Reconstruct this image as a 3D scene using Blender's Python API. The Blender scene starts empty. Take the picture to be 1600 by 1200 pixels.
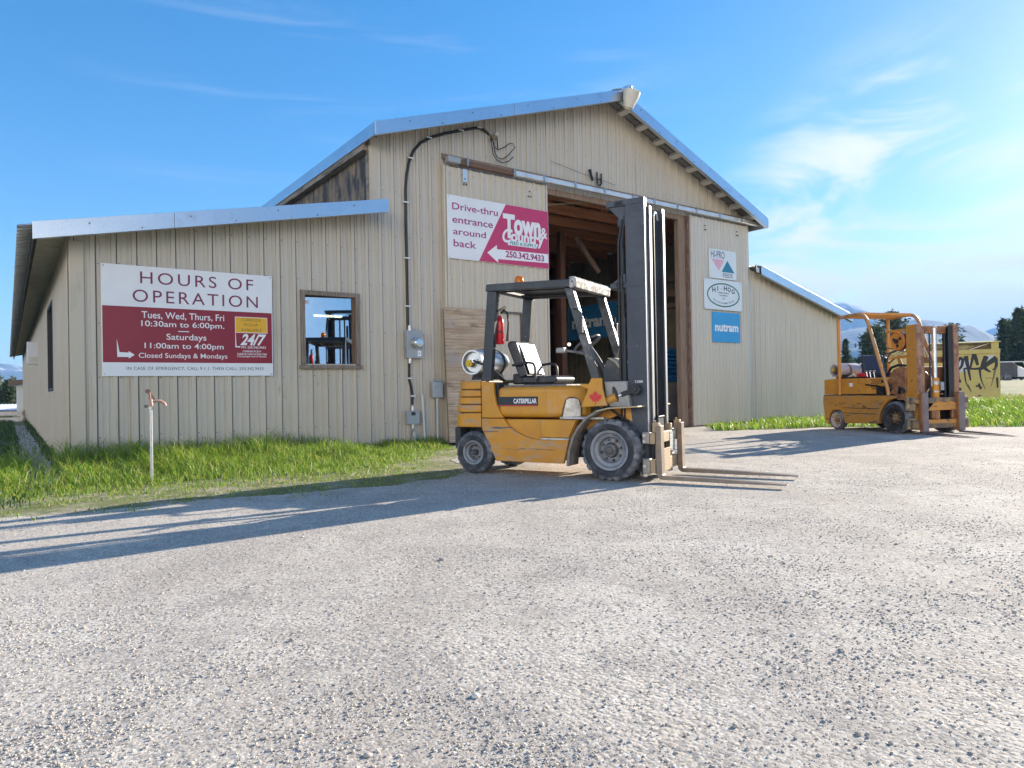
import bpy, bmesh, math, random
import numpy as np
from mathutils import Vector, Matrix, noise as mnoise
random.seed(7); rng = np.random.default_rng(11)
R = math.radians
scn = bpy.context.scene
col = scn.collection

# ------------------------------------------------------------------ camera, sky, sun, exposure
CAM_H = 1.03
cd = bpy.data.cameras.new('camera'); cam = bpy.data.objects.new('camera', cd); col.objects.link(cam)
cd.sensor_width = 36; cd.lens = 24.31; cd.clip_start = 0.05; cd.clip_end = 20000
cam.location = (0, 0, CAM_H)
_p, _r = R(0.3787), R(-1.0396)
_F = Vector((0, math.cos(_p), math.sin(_p))); _R0 = Vector((1, 0, 0)); _U0 = Vector((0, -math.sin(_p), math.cos(_p)))
_R = _R0*math.cos(_r)+_U0*math.sin(_r); _U = _U0*math.cos(_r)-_R0*math.sin(_r)
cam.rotation_euler = Matrix((_R, _U, -_F)).transposed().to_euler()
scn.camera = cam

SUN_EL, SUN_AZ = 19.0, 52.5           # azimuth clockwise from +Y
world = bpy.data.worlds.new('World'); scn.world = world; world.use_nodes = True
wn, wl = world.node_tree.nodes, world.node_tree.links
wn.clear()
w_out = wn.new('ShaderNodeOutputWorld'); w_bg = wn.new('ShaderNodeBackground'); w_sky = wn.new('ShaderNodeTexSky')
w_sky.sky_type = 'NISHITA'; w_sky.sun_disc = False
w_sky.sun_elevation = R(SUN_EL); w_sky.sun_rotation = R(SUN_AZ)
w_sky.air_density = 1.0; w_sky.dust_density = 0.6; w_sky.ozone_density = 3.0; w_sky.altitude = 900
w_bg.inputs['Strength'].default_value = 0.096
w_hs = wn.new('ShaderNodeHueSaturation'); w_hs.inputs['Saturation'].default_value = 1.46
w_gm = wn.new('ShaderNodeGamma'); w_gm.inputs['Gamma'].default_value = 0.84
wl.new(w_sky.outputs[0], w_gm.inputs['Color']); wl.new(w_gm.outputs[0], w_hs.inputs['Color'])
# thin cirrus, laid out by direction in the sky
w_tc = wn.new('ShaderNodeTexCoord')
def wnode(t, **k):
    n = wn.new(t)
    for a, b in k.items(): setattr(n, a, b)
    return n
def cirrus(rot, scale, nscale, lo, hi, detail=7, dist=1.2):
    mp = wnode('ShaderNodeMapping'); mp.inputs['Rotation'].default_value = rot; mp.inputs['Scale'].default_value = scale
    wl.new(w_tc.outputs['Generated'], mp.inputs['Vector'])
    nz = wnode('ShaderNodeTexNoise'); nz.inputs['Scale'].default_value = nscale; nz.inputs['Detail'].default_value = detail
    nz.inputs['Roughness'].default_value = .62; nz.inputs['Distortion'].default_value = dist
    wl.new(mp.outputs[0], nz.inputs['Vector'])
    mr = wnode('ShaderNodeMapRange', interpolation_type='SMOOTHSTEP'); mr.inputs['From Min'].default_value = lo; mr.inputs['From Max'].default_value = hi
    wl.new(nz.outputs[0], mr.inputs['Value']); return mr
def dirmask(v, lo, hi):
    v = Vector(v).normalized()
    vm = wnode('ShaderNodeVectorMath', operation='DOT_PRODUCT'); vm.inputs[1].default_value = v
    nm = wnode('ShaderNodeVectorMath', operation='NORMALIZE'); wl.new(w_tc.outputs['Generated'], nm.inputs[0]); wl.new(nm.outputs[0], vm.inputs[0])
    mr = wnode('ShaderNodeMapRange', interpolation_type='SMOOTHSTEP'); mr.inputs['From Min'].default_value = lo; mr.inputs['From Max'].default_value = hi
    wl.new(vm.outputs['Value'], mr.inputs['Value']); return mr
def wmul(a, b):
    m = wnode('ShaderNodeMath', operation='MULTIPLY'); m.use_clamp = True
    wl.new(a.outputs[0], m.inputs[0])
    if isinstance(b, float): m.inputs[1].default_value = b
    else: wl.new(b.outputs[0], m.inputs[1])
    return m
c1 = wmul(wmul(cirrus((0.06, -0.18, 0.5), (1.0, 1.0, 3.4), 3.2, .36, .62), dirmask((.53, .84, .115), .945, .985)), 0.97)
c2 = wmul(wmul(cirrus((0.05, 0.12, 0.2), (.8, .8, 9.0), 2.2, .5, .8, 6, .6), dirmask((-.12, .93, .33), .90, .99)), .22)
w_mx = wnode('ShaderNodeMath', operation='MAXIMUM'); wl.new(c1.outputs[0], w_mx.inputs[0]); wl.new(c2.outputs[0], w_mx.inputs[1])
w_mix = wnode('ShaderNodeMixRGB'); w_mix.inputs['Color2'].default_value = (4.0, 4.03, 4.05, 1)
wl.new(w_mx.outputs[0], w_mix.inputs['Fac']); wl.new(w_hs.outputs[0], w_mix.inputs['Color1'])
# unseen cloud bank added low behind the camera to brighten the shaded facade
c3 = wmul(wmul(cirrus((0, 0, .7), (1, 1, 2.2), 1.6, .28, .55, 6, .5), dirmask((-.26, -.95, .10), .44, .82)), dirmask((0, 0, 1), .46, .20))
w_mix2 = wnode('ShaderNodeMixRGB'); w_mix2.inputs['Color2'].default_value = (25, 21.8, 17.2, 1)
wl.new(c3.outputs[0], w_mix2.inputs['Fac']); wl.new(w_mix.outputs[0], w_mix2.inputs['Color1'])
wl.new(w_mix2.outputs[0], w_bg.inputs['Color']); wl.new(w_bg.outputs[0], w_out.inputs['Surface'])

sd = bpy.data.lights.new('sun', 'SUN'); sun = bpy.data.objects.new('sun', sd); col.objects.link(sun)
sd.energy = 5.0; sd.angle = R(0.5); sd.color = (1.0, .90, .75)
_sv = Vector((math.sin(R(SUN_AZ))*math.cos(R(SUN_EL)), math.cos(R(SUN_AZ))*math.cos(R(SUN_EL)), math.sin(R(SUN_EL))))
sun.rotation_euler = (-_sv).to_track_quat('-Z', 'Y').to_euler(); sun.location = _sv*50
vs = scn.view_settings
vs.view_transform = 'Standard'; vs.look = 'None'; vs.gamma = 1; vs.exposure = 1.58; vs.use_curve_mapping = False
scn.cycles.max_bounces = 6; scn.cycles.diffuse_bounces = 3; scn.cycles.glossy_bounces = 3; scn.cycles.transmission_bounces = 4
scn.cycles.transparent_max_bounces = 8; scn.cycles.volume_bounces = 0; scn.cycles.caustics_reflective = False; scn.cycles.caustics_refractive = False

# ------------------------------------------------------------------ materials
MATS = {}
def M(name, base, rough=.6, metal=0.0, layers=(), bump=None, spec=.5, emit=None, trans=0.0, bump2=None):
    """procedural material: base colour, noise layers (colour, scale, lo, hi[, stretch[, detail]]), bump (scale, strength, dist[, stretch])"""
    if name in MATS: return MATS[name]
    m = bpy.data.materials.new(name); m.use_nodes = True
    n, l = m.node_tree.nodes, m.node_tree.links
    b = n['Principled BSDF']
    b.inputs['Roughness'].default_value = rough; b.inputs['Metallic'].default_value = metal; b.inputs['Specular IOR Level'].default_value = spec
    tc = n.new('ShaderNodeTexCoord')
    def nz(scale, stretch=(1, 1, 1), detail=5, seed=0):
        mp = n.new('ShaderNodeMapping'); mp.inputs['Scale'].default_value = stretch; mp.inputs['Location'].default_value = (seed*3.7, seed*1.3, seed*2.1)
        l.new(tc.outputs['Object'], mp.inputs['Vector'])
        t = n.new('ShaderNodeTexNoise'); t.inputs['Scale'].default_value = scale; t.inputs['Detail'].default_value = detail; t.inputs['Roughness'].default_value = .6
        l.new(mp.outputs[0], t.inputs['Vector']); return t
    prev = None
    for i, L in enumerate(layers):
        c, sc, lo, hi = L[:4]; st = L[4] if len(L) > 4 else (1, 1, 1); de = L[5] if len(L) > 5 else 5
        t = nz(sc, st, de, i+1)
        mr = n.new('ShaderNodeMapRange'); mr.inputs['From Min'].default_value = lo; mr.inputs['From Max'].default_value = hi
        l.new(t.outputs[0], mr.inputs['Value'])
        mx = n.new('ShaderNodeMixRGB'); mx.inputs['Color2'].default_value = (*c, 1)
        if prev: l.new(prev.outputs[0], mx.inputs['Color1'])
        else: mx.inputs['Color1'].default_value = (*base, 1)
        l.new(mr.outputs[0], mx.inputs['Fac']); prev = mx
    if prev: l.new(prev.outputs[0], b.inputs['Base Color'])
    else: b.inputs['Base Color'].default_value = (*base, 1)
    last = None
    for bp in (bump, bump2):
        if bp:
            t = nz(bp[0], bp[3] if len(bp) > 3 else (1, 1, 1), 4, 9)
            bn = n.new('ShaderNodeBump'); bn.inputs['Strength'].default_value = bp[1]; bn.inputs['Distance'].default_value = bp[2]
            l.new(t.outputs[0], bn.inputs['Height'])
            if last: l.new(last.outputs[0], bn.inputs['Normal'])
            last = bn
    if last: l.new(last.outputs[0], b.inputs['Normal'])
    if emit: b.inputs['Emission Color'].default_value = (*emit[0], 1); b.inputs['Emission Strength'].default_value = emit[1]
    if trans:
        out = n['Material Output']; tr = n.new('ShaderNodeBsdfTranslucent'); ms = n.new('ShaderNodeMixShader'); ms.inputs[0].default_value = trans
        if prev: l.new(prev.outputs[0], tr.inputs['Color'])
        else: tr.inputs['Color'].default_value = (*base, 1)
        l.new(b.outputs[0], ms.inputs[1]); l.new(tr.outputs[0], ms.inputs[2]); l.new(ms.outputs[0], out.inputs['Surface'])
    MATS[name] = m; return m

siding = M('tan_siding', (.55, .495, .41), .42, 0, [((.51, .45, .36), .9, .4, .75, (1, 1, .3)), ((.43, .375, .29), 3.5, .58, .9, (3, 3, .2)), ((.59, .535, .455), .6, .5, .8), ((.38, .30, .20), 2.6, .60, .80, (5, 5, .16)), ((.36, .29, .19), 5, .66, .85, (1.5, 1.5, .8))], (5, .10, .02, (1, 1, .4)))
siding_grey = M('pale_grey_siding', (.61, .56, .475), .36, .12, [((.55, .50, .425), 1.3, .4, .75, (1, 1, .2)), ((.42, .38, .31), 4, .62, .95, (3, 3, .2))], (5, .10, .02, (1, 1, .4)))  # paler and greyer than the tan siding, with darker vertical streaks
trim_mat = M('tan_trim', (.54, .47, .36), .4, 0, [((.36, .32, .26), 5, .6, .9, (1, 1, .3))])
galv = M('galvanised_flashing', (.52, .58, .65), .30, .88, [((.46, .52, .59), 34, .45, .7), ((.58, .63, .69), 1.5, .45, .7, (.5, 1, 1)), ((.40, .42, .45), 2.2, .62, .85)], (30, .08, .01))
roof_mat = M('ribbed_roof_steel', (.55, .57, .58), .4, .6, [((.42, .43, .44), 3, .4, .7), ((.33, .30, .27), 6, .62, .85)])
soffit_mat = M('pale_roof_underside', (.78, .73, .62), .6, 0, [((.62, .56, .45), 3.5, .5, .8), ((.40, .35, .27), 7, .66, .85)])
white_paint = M('white_board_paint', (.64, .62, .57), .55, 0, [((.55, .52, .45), 5, .55, .8)])
dark_edge = M('dark_edge_board', (.035, .03, .026), .8, 0, [((.10, .09, .075), 6, .55, .8)])
old_wood = M('weathered_wood', (.25, .20, .155), .8, 0, [((.14, .105, .08), 9, .4, .7, (3, 3, .25)), ((.36, .31, .26), 14, .55, .8, (4, 4, .2)), ((.07, .05, .04), 24, .66, .8, (4, 4, .3))], (22, .5, .01, (3, 3, .2)))
brown_wood = M('brown_jamb_wood', (.28, .20, .145), .78, 0, [((.17, .11, .075), 7, .42, .7, (4, 4, .25)), ((.40, .32, .25), 12, .58, .8, (5, 5, .2)), ((.05, .03, .022), 30, .7, .76)], (18, .5, .008, (3, 3, .2)))
red_wood = M('red_brown_beams', (.42, .185, .08), .75, 0, [((.27, .105, .045), 4, .4, .7, (.25, 3, 3)), ((.40, .20, .10), 8, .58, .8, (.3, 4, 4))], (14, .4, .01, (.2, 3, 3)))
rust_paint = M('flaking_red_paint', (.15, .085, .065), .8, 0, [((.24, .18, .145), 9, .48, .6, (3, 3, .5)), ((.06, .04, .035), 9, .56, .7)])
ply = M('weathered_plywood', (.46, .335, .215), .85, 0, [((.56, .45, .33), 1.4, .38, .66, (1, 1, 1.2), 6), ((.30, .20, .125), 5, .42, .66, (.22, .22, 6.5), 7), ((.34, .315, .30), 1.7, .50, .72, (.8, .8, 1.3), 7), ((.17, .115, .075), 3.2, .56, .72, (.7, .7, 1.6), 8), ((.62, .54, .44), 9, .58, .72, (.25, .25, 5), 7)], (30, .4, .006, (.2, .2, 5)))
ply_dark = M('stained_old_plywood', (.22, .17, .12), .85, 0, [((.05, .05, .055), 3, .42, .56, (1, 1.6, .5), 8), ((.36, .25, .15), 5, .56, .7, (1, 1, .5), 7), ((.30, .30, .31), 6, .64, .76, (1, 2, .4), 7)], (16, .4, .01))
jet_black = M('black_cable_rubber', (.012, .012, .014), .45)
dark_iron = M('dark_iron', (.035, .036, .04), .5, .4, [((.09, .075, .06), 9, .55, .75)])
steel = M('worn_steel', (.42, .41, .40), .35, .85, [((.22, .19, .17), 9, .5, .75)], (30, .1, .005))
chrome = M('bright_rod_steel', (.75, .75, .76), .18, 1.0)
grey_box = M('grey_enamel_box', (.33, .36, .38), .45, 0, [((.25, .27, .285), 5, .5, .75)])
pvc = M('grey_white_pipe', (.55, .57, .58), .4, 0, [((.4, .41, .42), 4, .55, .8)])
white_plain = M('white_sign_panel', (.80, .80, .81), .35, 0, [((.72, .73, .75), 2, .45, .8)])
pale_sign = M('pale_blue_white_sign', (.72, .78, .80), .35, 0, [((.66, .72, .75), 3, .5, .8)])
maroon = M('maroon_sign_vinyl', (.27, .013, .028), .35, 0, [((.23, .012, .026), 2, .5, .8)])
maroon_text = M('maroon_lettering', (.20, .02, .06), .4)
pink = M('magenta_sign_vinyl', (.54, .04, .13), .38, 0, [((.48, .036, .115), 2, .5, .8)])
pink_text = M('plum_lettering', (.36, .04, .16), .4)
amber_panel = M('amber_sign_vinyl', (.80, .42, .02), .4)
olive_text = M('olive_lettering', (.22, .16, .02), .5)
dark_text = M('slate_lettering', (.06, .06, .09), .5)
white_text = M('white_lettering', (.82, .82, .82), .4)
teal_text = M('teal_lettering', (.02, .26, .24), .45)
green_ring = M('dark_green_vinyl', (.035, .15, .125), .45)
faded_pink = M('faded_pink_vinyl', (.72, .36, .47), .5, 0, [((.78, .52, .6), 4, .4, .8)])
teal_vinyl = M('teal_vinyl', (.02, .21, .34), .45)
sky_blue = M('bright_blue_vinyl', (.03, .32, .66), .4, 0, [((.05, .36, .70), 3, .5, .8)])
banner_blue = M('blue_banner_cloth', (.02, .16, .36), .6, 0, [((.015, .12, .28), 2, .45, .7)])

def glass_mat(name, tint=(.02, .03, .04), refl=.5):
    m = bpy.data.materials.new(name); m.use_nodes = True; n, l = m.node_tree.nodes, m.node_tree.links; n.clear()
    o = n.new('ShaderNodeOutputMaterial'); mx = n.new('ShaderNodeMixShader'); g = n.new('ShaderNodeBsdfGlossy'); t = n.new('ShaderNodeBsdfTransparent')
    g.inputs['Roughness'].default_value = .012; g.inputs['Color'].default_value = (.9, .95, 1, 1); t.inputs['Color'].default_value = (.55, .6, .65, 1)
    lw = n.new('ShaderNodeLayerWeight'); lw.inputs['Blend'].default_value = refl
    mr = n.new('ShaderNodeMapRange'); mr.inputs['To Min'].default_value = refl*.7; mr.inputs['To Max'].default_value = 1
    l.new(lw.outputs['Fresnel'], mr.inputs['Value']); l.new(mr.outputs[0], mx.inputs[0])
    l.new(t.outputs[0], mx.inputs[1]); l.new(g.outputs[0], mx.inputs[2]); l.new(mx.outputs[0], o.inputs['Surface']); return m
window_glass = glass_mat('window_glass', refl=.62)

yellow = M('worn_yellow_paint', (.62, .275, .025), .42, 0, [((.52, .22, .02), 2.5, .42, .7), ((.47, .34, .19), 4, .52, .78, (1, 1, 1.6)), ((.36, .29, .22), 7, .555, .68, (.5, 1, 1.6), 8), ((.10, .095, .10), 7, .615, .655, (.20, 1, 3.0), 9)], (22, .1, .005))
yellow_clean = M('yellow_paint', (.62, .285, .025), .38, 0, [((.52, .225, .02), 3, .42, .72), ((.46, .34, .2), 5, .56, .82), ((.20, .14, .09), 18, .69, .73)], (22, .08, .005))
dusty_mudguard = M('dusty_mudguard_rubber', (.23, .20, .165), .9, 0, [((.40, .35, .28), 9, .48, .7), ((.10, .09, .08), 14, .56, .7)], (40, .5, .008))
slate_paint = M('slate_mast_paint', (.042, .052, .070), .48, .1, [((.066, .078, .098), 3, .45, .7), ((.16, .155, .15), 16, .66, .76), ((.03, .034, .042), 2, .55, .8)], (25, .08, .004))
guard_paint = M('black_guard_paint', (.035, .040, .048), .42, .1, [((.07, .075, .085), 5, .5, .75), ((.22, .20, .18), 14, .68, .76)], (25, .1, .004))
worn_bar = M('chipped_guard_bar', (.12, .115, .11), .55, .2, [((.45, .43, .40), 16, .47, .56), ((.05, .05, .05), 22, .58, .64)])
grey_panel = M('grey_cowl_paint', (.34, .33, .31), .5, 0, [((.24, .23, .22), 5, .5, .75), ((.44, .40, .33), 8, .6, .8)])
cream_paint = M('cream_cowl_edge', (.52, .45, .31), .5, 0, [((.42, .36, .25), 6, .5, .75)])
dusty_alu = M('dusty_bright_plate', (.62, .60, .55), .42, .4, [((.42, .38, .31), 12, .45, .65), ((.75, .74, .72), 20, .58, .7)], (18, .5, .01))
vinyl = M('black_seat_vinyl', (.025, .026, .03), .36, 0, [((.06, .06, .065), 8, .5, .75)], (30, .15, .004))
vinyl_worn = M('pale_dusty_seat_vinyl', (.17, .17, .18), .42, 0, [((.10, .10, .105), 6, .45, .7), ((.27, .27, .27), 11, .6, .75)], (24, .2, .006))
tyre_mat = M('dusty_tyre_rubber', (.075, .08, .09), .85, 0, [((.24, .245, .26), 6, .42, .66), ((.03, .03, .033), 4, .5, .7)], (40, .35, .005))
tyre_side = M('tyre_sidewall', (.028, .03, .037), .75, 0, [((.10, .105, .115), 8, .46, .74)], (50, .2, .003))
rim_grey = M('grey_rim_paint', (.24, .25, .27), .55, .2, [((.14, .14, .15), 8, .48, .7), ((.32, .30, .27), 12, .6, .75)])
rim_dark = M('greasy_hub', (.10, .10, .105), .6, .3, [((.20, .18, .16), 14, .5, .7), ((.04, .04, .04), 10, .55, .7)])
fork_steel = M('brown_fork_steel', (.22, .18, .145), .5, .45, [((.33, .25, .18), 5, .45, .7), ((.13, .11, .10), 12, .58, .75), ((.36, .20, .09), 7, .66, .8)], (25, .15, .004))
tan_plate = M('tan_carriage_plate', (.40, .29, .18), .6, .1, [((.48, .34, .17), 5, .5, .7), ((.22, .17, .13), 9, .55, .75)])
tank_alu = M('aluminium_tank', (.66, .66, .66), .3, .8, [((.5, .49, .47), 8, .5, .7), ((.40, .35, .25), 5, .62, .8)])
red_paint = M('red_cylinder_paint', (.55, .012, .02), .3)
amber = M('amber_beacon_lens', (.75, .25, .01), .2, 0, (), None, .5, None, .35)
decal_black = M('black_decal', (.012, .016, .028), .35)
red_decal = M('red_decal', (.60, .035, .03), .5)
old_yellow = M('old_orange_yellow_paint', (.62, .27, .028), .55, 0, [((.52, .21, .02), 3, .42, .7), ((.40, .25, .12), 6, .58, .75), ((.20, .13, .08), 10, .64, .71, (1, 1, 1.6), 8), ((.055, .042, .035), 14, .665, .70, (.35, .35, 2.8), 8)], (22, .2, .006))
old_yellow_worn = M('heavily_chipped_paint', (.56, .25, .035), .6, 0, [((.46, .21, .045), 3, .42, .66), ((.38, .24, .12), 7, .53, .68, (.8, .8, 1.5), 8), ((.15, .085, .05), 6, .585, .65, (.6, .6, 2.4), 10), ((.04, .032, .03), 9, .625, .66, (.5, .5, 2.6), 10)], (20, .15, .005))
rusty = M('rusty_orange_steel', (.34, .16, .07), .75, .1, [((.20, .085, .04), 7, .45, .65), ((.44, .27, .15), 9, .57, .7), ((.09, .05, .035), 14, .6, .7)], (24, .4, .006))
grey_rust = M('grey_brown_worn_steel', (.20, .165, .165), .6, .3, [((.27, .22, .21), 4, .45, .7), ((.12, .08, .06), 10, .6, .75)], (24, .2, .005))
grease_black = M('black_grease', (.018, .016, .015), .4)
navy_vinyl = M('navy_seat_vinyl', (.02, .028, .065), .5)
bin_yellow = M('pale_yellow_bin_paint', (.55, .44, .15), .6, 0, [((.48, .38, .13), 2, .45, .7), ((.38, .30, .13), 6, .62, .8, (1, 1, .4))])
bin_dark = M('brown_bin_lid', (.16, .115, .05), .7, 0, [((.30, .24, .11), 2.4, .5, .6, (1, 1, 3))])
blue_bag = M('blue_feed_bag_plastic', (.02, .17, .42), .34, 0, [((.04, .26, .55), 7, .5, .66), ((.012, .08, .22), 6, .58, .74), ((.45, .5, .55), 10, .68, .74)], (16, .6, .02))
black_bag = M('black_feed_bag_plastic', (.02, .022, .026), .3, 0, [((.07, .08, .09), 8, .56, .7)], (14, .6, .02))
concrete = M('dusty_concrete', (.20, .185, .165), .85, 0, [((.14, .13, .115), 3, .45, .7)])

# ------------------------------------------------------------------ mesh helpers
class MB:
    def __init__(s): s.v = []; s.f = []; s.mi = []; s.cur = 0
    def mat(s, i): s.cur = i; return s
    def add(s, vs, fs):
        o = len(s.v); s.v += [tuple(x) for x in vs]; s.f += [tuple(i+o for i in f) for f in fs]; s.mi += [s.cur]*len(fs); return s
    def box(s, x0, x1, y0, y1, z0, z1):
        return s.add([(x0, y0, z0), (x1, y0, z0), (x1, y1, z0), (x0, y1, z0), (x0, y0, z1), (x1, y0, z1), (x1, y1, z1), (x0, y1, z1)],
                     [(0, 3, 2, 1), (4, 5, 6, 7), (0, 1, 5, 4), (1, 2, 6, 5), (2, 3, 7, 6), (3, 0, 4, 7)])
    def prism(s, poly, a0, a1, axis='y'):
        def P(p, a): return (p[0], a, p[1]) if axis == 'y' else ((p[0], p[1], a) if axis == 'z' else (a, p[0], p[1]))
        n = len(poly)
        return s.add([P(p, a0) for p in poly]+[P(p, a1) for p in poly],
                     [tuple(range(n)), tuple(range(2*n-1, n-1, -1))]+[(i, (i+1) % n, (i+1) % n+n, i+n) for i in range(n)])
    def flat(s, poly, a, axis='y'):
        def P(p): return (p[0], a, p[1]) if axis == 'y' else ((p[0], p[1], a) if axis == 'z' else (a, p[0], p[1]))
        return s.add([P(p) for p in poly], [tuple(range(len(poly)))])
    def frame(s, d, ref=None):
        d = Vector(d).normalized(); r = Vector(ref) if ref else (Vector((0, 0, 1)) if abs(d.z) < .95 else Vector((1, 0, 0)))
        a = d.cross(r).normalized(); return a, a.cross(d).normalized() if False else d.cross(a).normalized()
    def cyl(s, p0, p1, r0, r1=None, n=16):
        r1 = r0 if r1 is None else r1; p0, p1 = Vector(p0), Vector(p1); a, b = s.frame(p1-p0)
        vs = [];
        for p, r in ((p0, r0), (p1, r1)):
            for i in range(n):
                t = 2*math.pi*i/n; vs.append(p+a*math.cos(t)*r+b*math.sin(t)*r)
        return s.add(vs, [(i, (i+1) % n, (i+1) % n+n, i+n) for i in range(n)]+[tuple(range(n-1, -1, -1)), tuple(range(n, 2*n))])
    def tube(s, pts, r, n=8, closed=False):
        pts = [Vector(p) for p in pts]; N = len(pts); vs = []; prev = None
        rr = r if isinstance(r, (list, tuple)) else [r]*N
        for k, p in enumerate(pts):
            d = (pts[(k+1) % N]-pts[k-1]) if closed else (pts[min(k+1, N-1)]-pts[max(k-1, 0)])
            d.normalize()
            if prev is None: a, b = s.frame(d)
            else: a = (prev-d*prev.dot(d)).normalized(); b = d.cross(a)
            prev = a
            for i in range(n):
                t = 2*math.pi*i/n; vs.append(p+a*math.cos(t)*rr[k]+b*math.sin(t)*rr[k])
        fs = []
        for k in range(N if closed else N-1):
            for i in range(n):
                j = (i+1) % n; k2 = (k+1) % N; fs.append((k*n+i, k*n+j, k2*n+j, k2*n+i))
        if not closed: fs += [tuple(range(n-1, -1, -1)), tuple(range((N-1)*n, N*n))]
        return s.add(vs, fs)
    def lathe(s, prof, o, axis, n=32, closed=False):
        o = Vector(o); d = Vector(axis).normalized(); a, b = s.frame(d); vs = []
        for r, h in prof:
            for i in range(n):
                t = 2*math.pi*i/n; vs.append(o+d*h+a*math.cos(t)*r+b*math.sin(t)*r)
        m = len(prof); fs = []
        for k in range(m if closed else m-1):
            k2 = (k+1) % m
            for i in range(n):
                j = (i+1) % n; fs.append((k*n+i, k*n+j, k2*n+j, k2*n+i))
        if not closed: fs += [tuple(range(n-1, -1, -1)), tuple(range((m-1)*n, m*n))]
        return s.add(vs, fs)
    def bar(s, p0, p1, w, h, ref=(0, 1, 0)):
        """rectangular bar: w along ref-ish axis, h across"""
        p0, p1 = Vector(p0), Vector(p1); d = (p1-p0).normalized(); b = Vector(ref); b = (b-d*b.dot(d)).normalized(); a = d.cross(b)
        vs = []
        for p in (p0, p1):
            for sa, sb in ((-1, -1), (1, -1), (1, 1), (-1, 1)): vs.append(p+a*sa*h/2+b*sb*w/2)
        return s.add(vs, [(0, 1, 2, 3), (7, 6, 5, 4), (0, 4, 5, 1), (1, 5, 6, 2), (2, 6, 7, 3), (3, 7, 4, 0)])
    def ball(s, c, r, n=12, m=8, sc=(1, 1, 1)):
        c = Vector(c); vs = []; fs = []
        for k in range(m+1):
            ph = math.pi*k/m
            for i in range(n):
                t = 2*math.pi*i/n; vs.append(c+Vector((math.sin(ph)*math.cos(t)*r*sc[0], math.sin(ph)*math.sin(t)*r*sc[1], math.cos(ph)*r*sc[2])))
        for k in range(m):
            for i in range(n):
                j = (i+1) % n; fs.append((k*n+i, (k+1)*n+i, (k+1)*n+j, k*n+j))
        return s.add(vs, fs)
    def build(s, name, mats, parent=None, bevel=0, smooth=None, recalc=True, seg=2):
        me = bpy.data.meshes.new(name); me.from_pydata(s.v, [], s.f); me.update()
        if not isinstance(mats, (list, tuple)): mats = [mats]
        for m in mats: me.materials.append(m)
        if len(mats) > 1: me.polygons.foreach_set('material_index', s.mi)
        if recalc:
            bm = bmesh.new(); bm.from_mesh(me); bmesh.ops.remove_doubles(bm, verts=bm.verts, dist=1e-6); bmesh.ops.recalc_face_normals(bm, faces=bm.faces); bm.to_mesh(me); bm.free()
        if smooth:
            me.polygons.foreach_set('use_smooth', [True]*len(me.polygons)); me.set_sharp_from_angle(angle=R(smooth))
        o = bpy.data.objects.new(name, me); col.objects.link(o)
        if parent: o.parent = parent
        if bevel:
            b = o.modifiers.new('bevel', 'BEVEL'); b.width = bevel; b.segments = seg; b.limit_method = 'ANGLE'; b.angle_limit = R(40)
        return o

def tag(o, label=None, cat=None, group=None, kind=None):
    if label: o['label'] = label
    if cat: o['category'] = cat
    if group: o['group'] = group
    if kind: o['kind'] = kind
    return o
def thing(name, label, cat, loc=(0, 0, 0), rz=0, group=None):
    o = bpy.data.objects.new(name, None); col.objects.link(o); o.empty_display_size = .2
    o.location = loc; o.rotation_euler = (0, 0, rz); return tag(o, label, cat, group)
def fast_mesh(name, V, F, mats, mi=None, smooth=False):
    """V (n,3), F (m,k) arrays"""
    V = np.asarray(V, np.float32); F = np.asarray(F, np.int32); me = bpy.data.meshes.new(name); k = F.shape[1]
    me.vertices.add(len(V)); me.vertices.foreach_set('co', V.ravel())
    me.loops.add(F.size); me.loops.foreach_set('vertex_index', F.ravel())
    me.polygons.add(len(F)); me.polygons.foreach_set('loop_start', np.arange(0, F.size, k, dtype=np.int32)); me.polygons.foreach_set('loop_total', np.full(len(F), k, np.int32))
    for m in mats: me.materials.append(m)
    if mi is not None: me.polygons.foreach_set('material_index', np.asarray(mi, np.int32))
    if smooth: me.polygons.foreach_set('use_smooth', np.ones(len(F), bool))
    me.update(calc_edges=True); me.validate()
    o = bpy.data.objects.new(name, me); col.objects.link(o); return o

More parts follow.
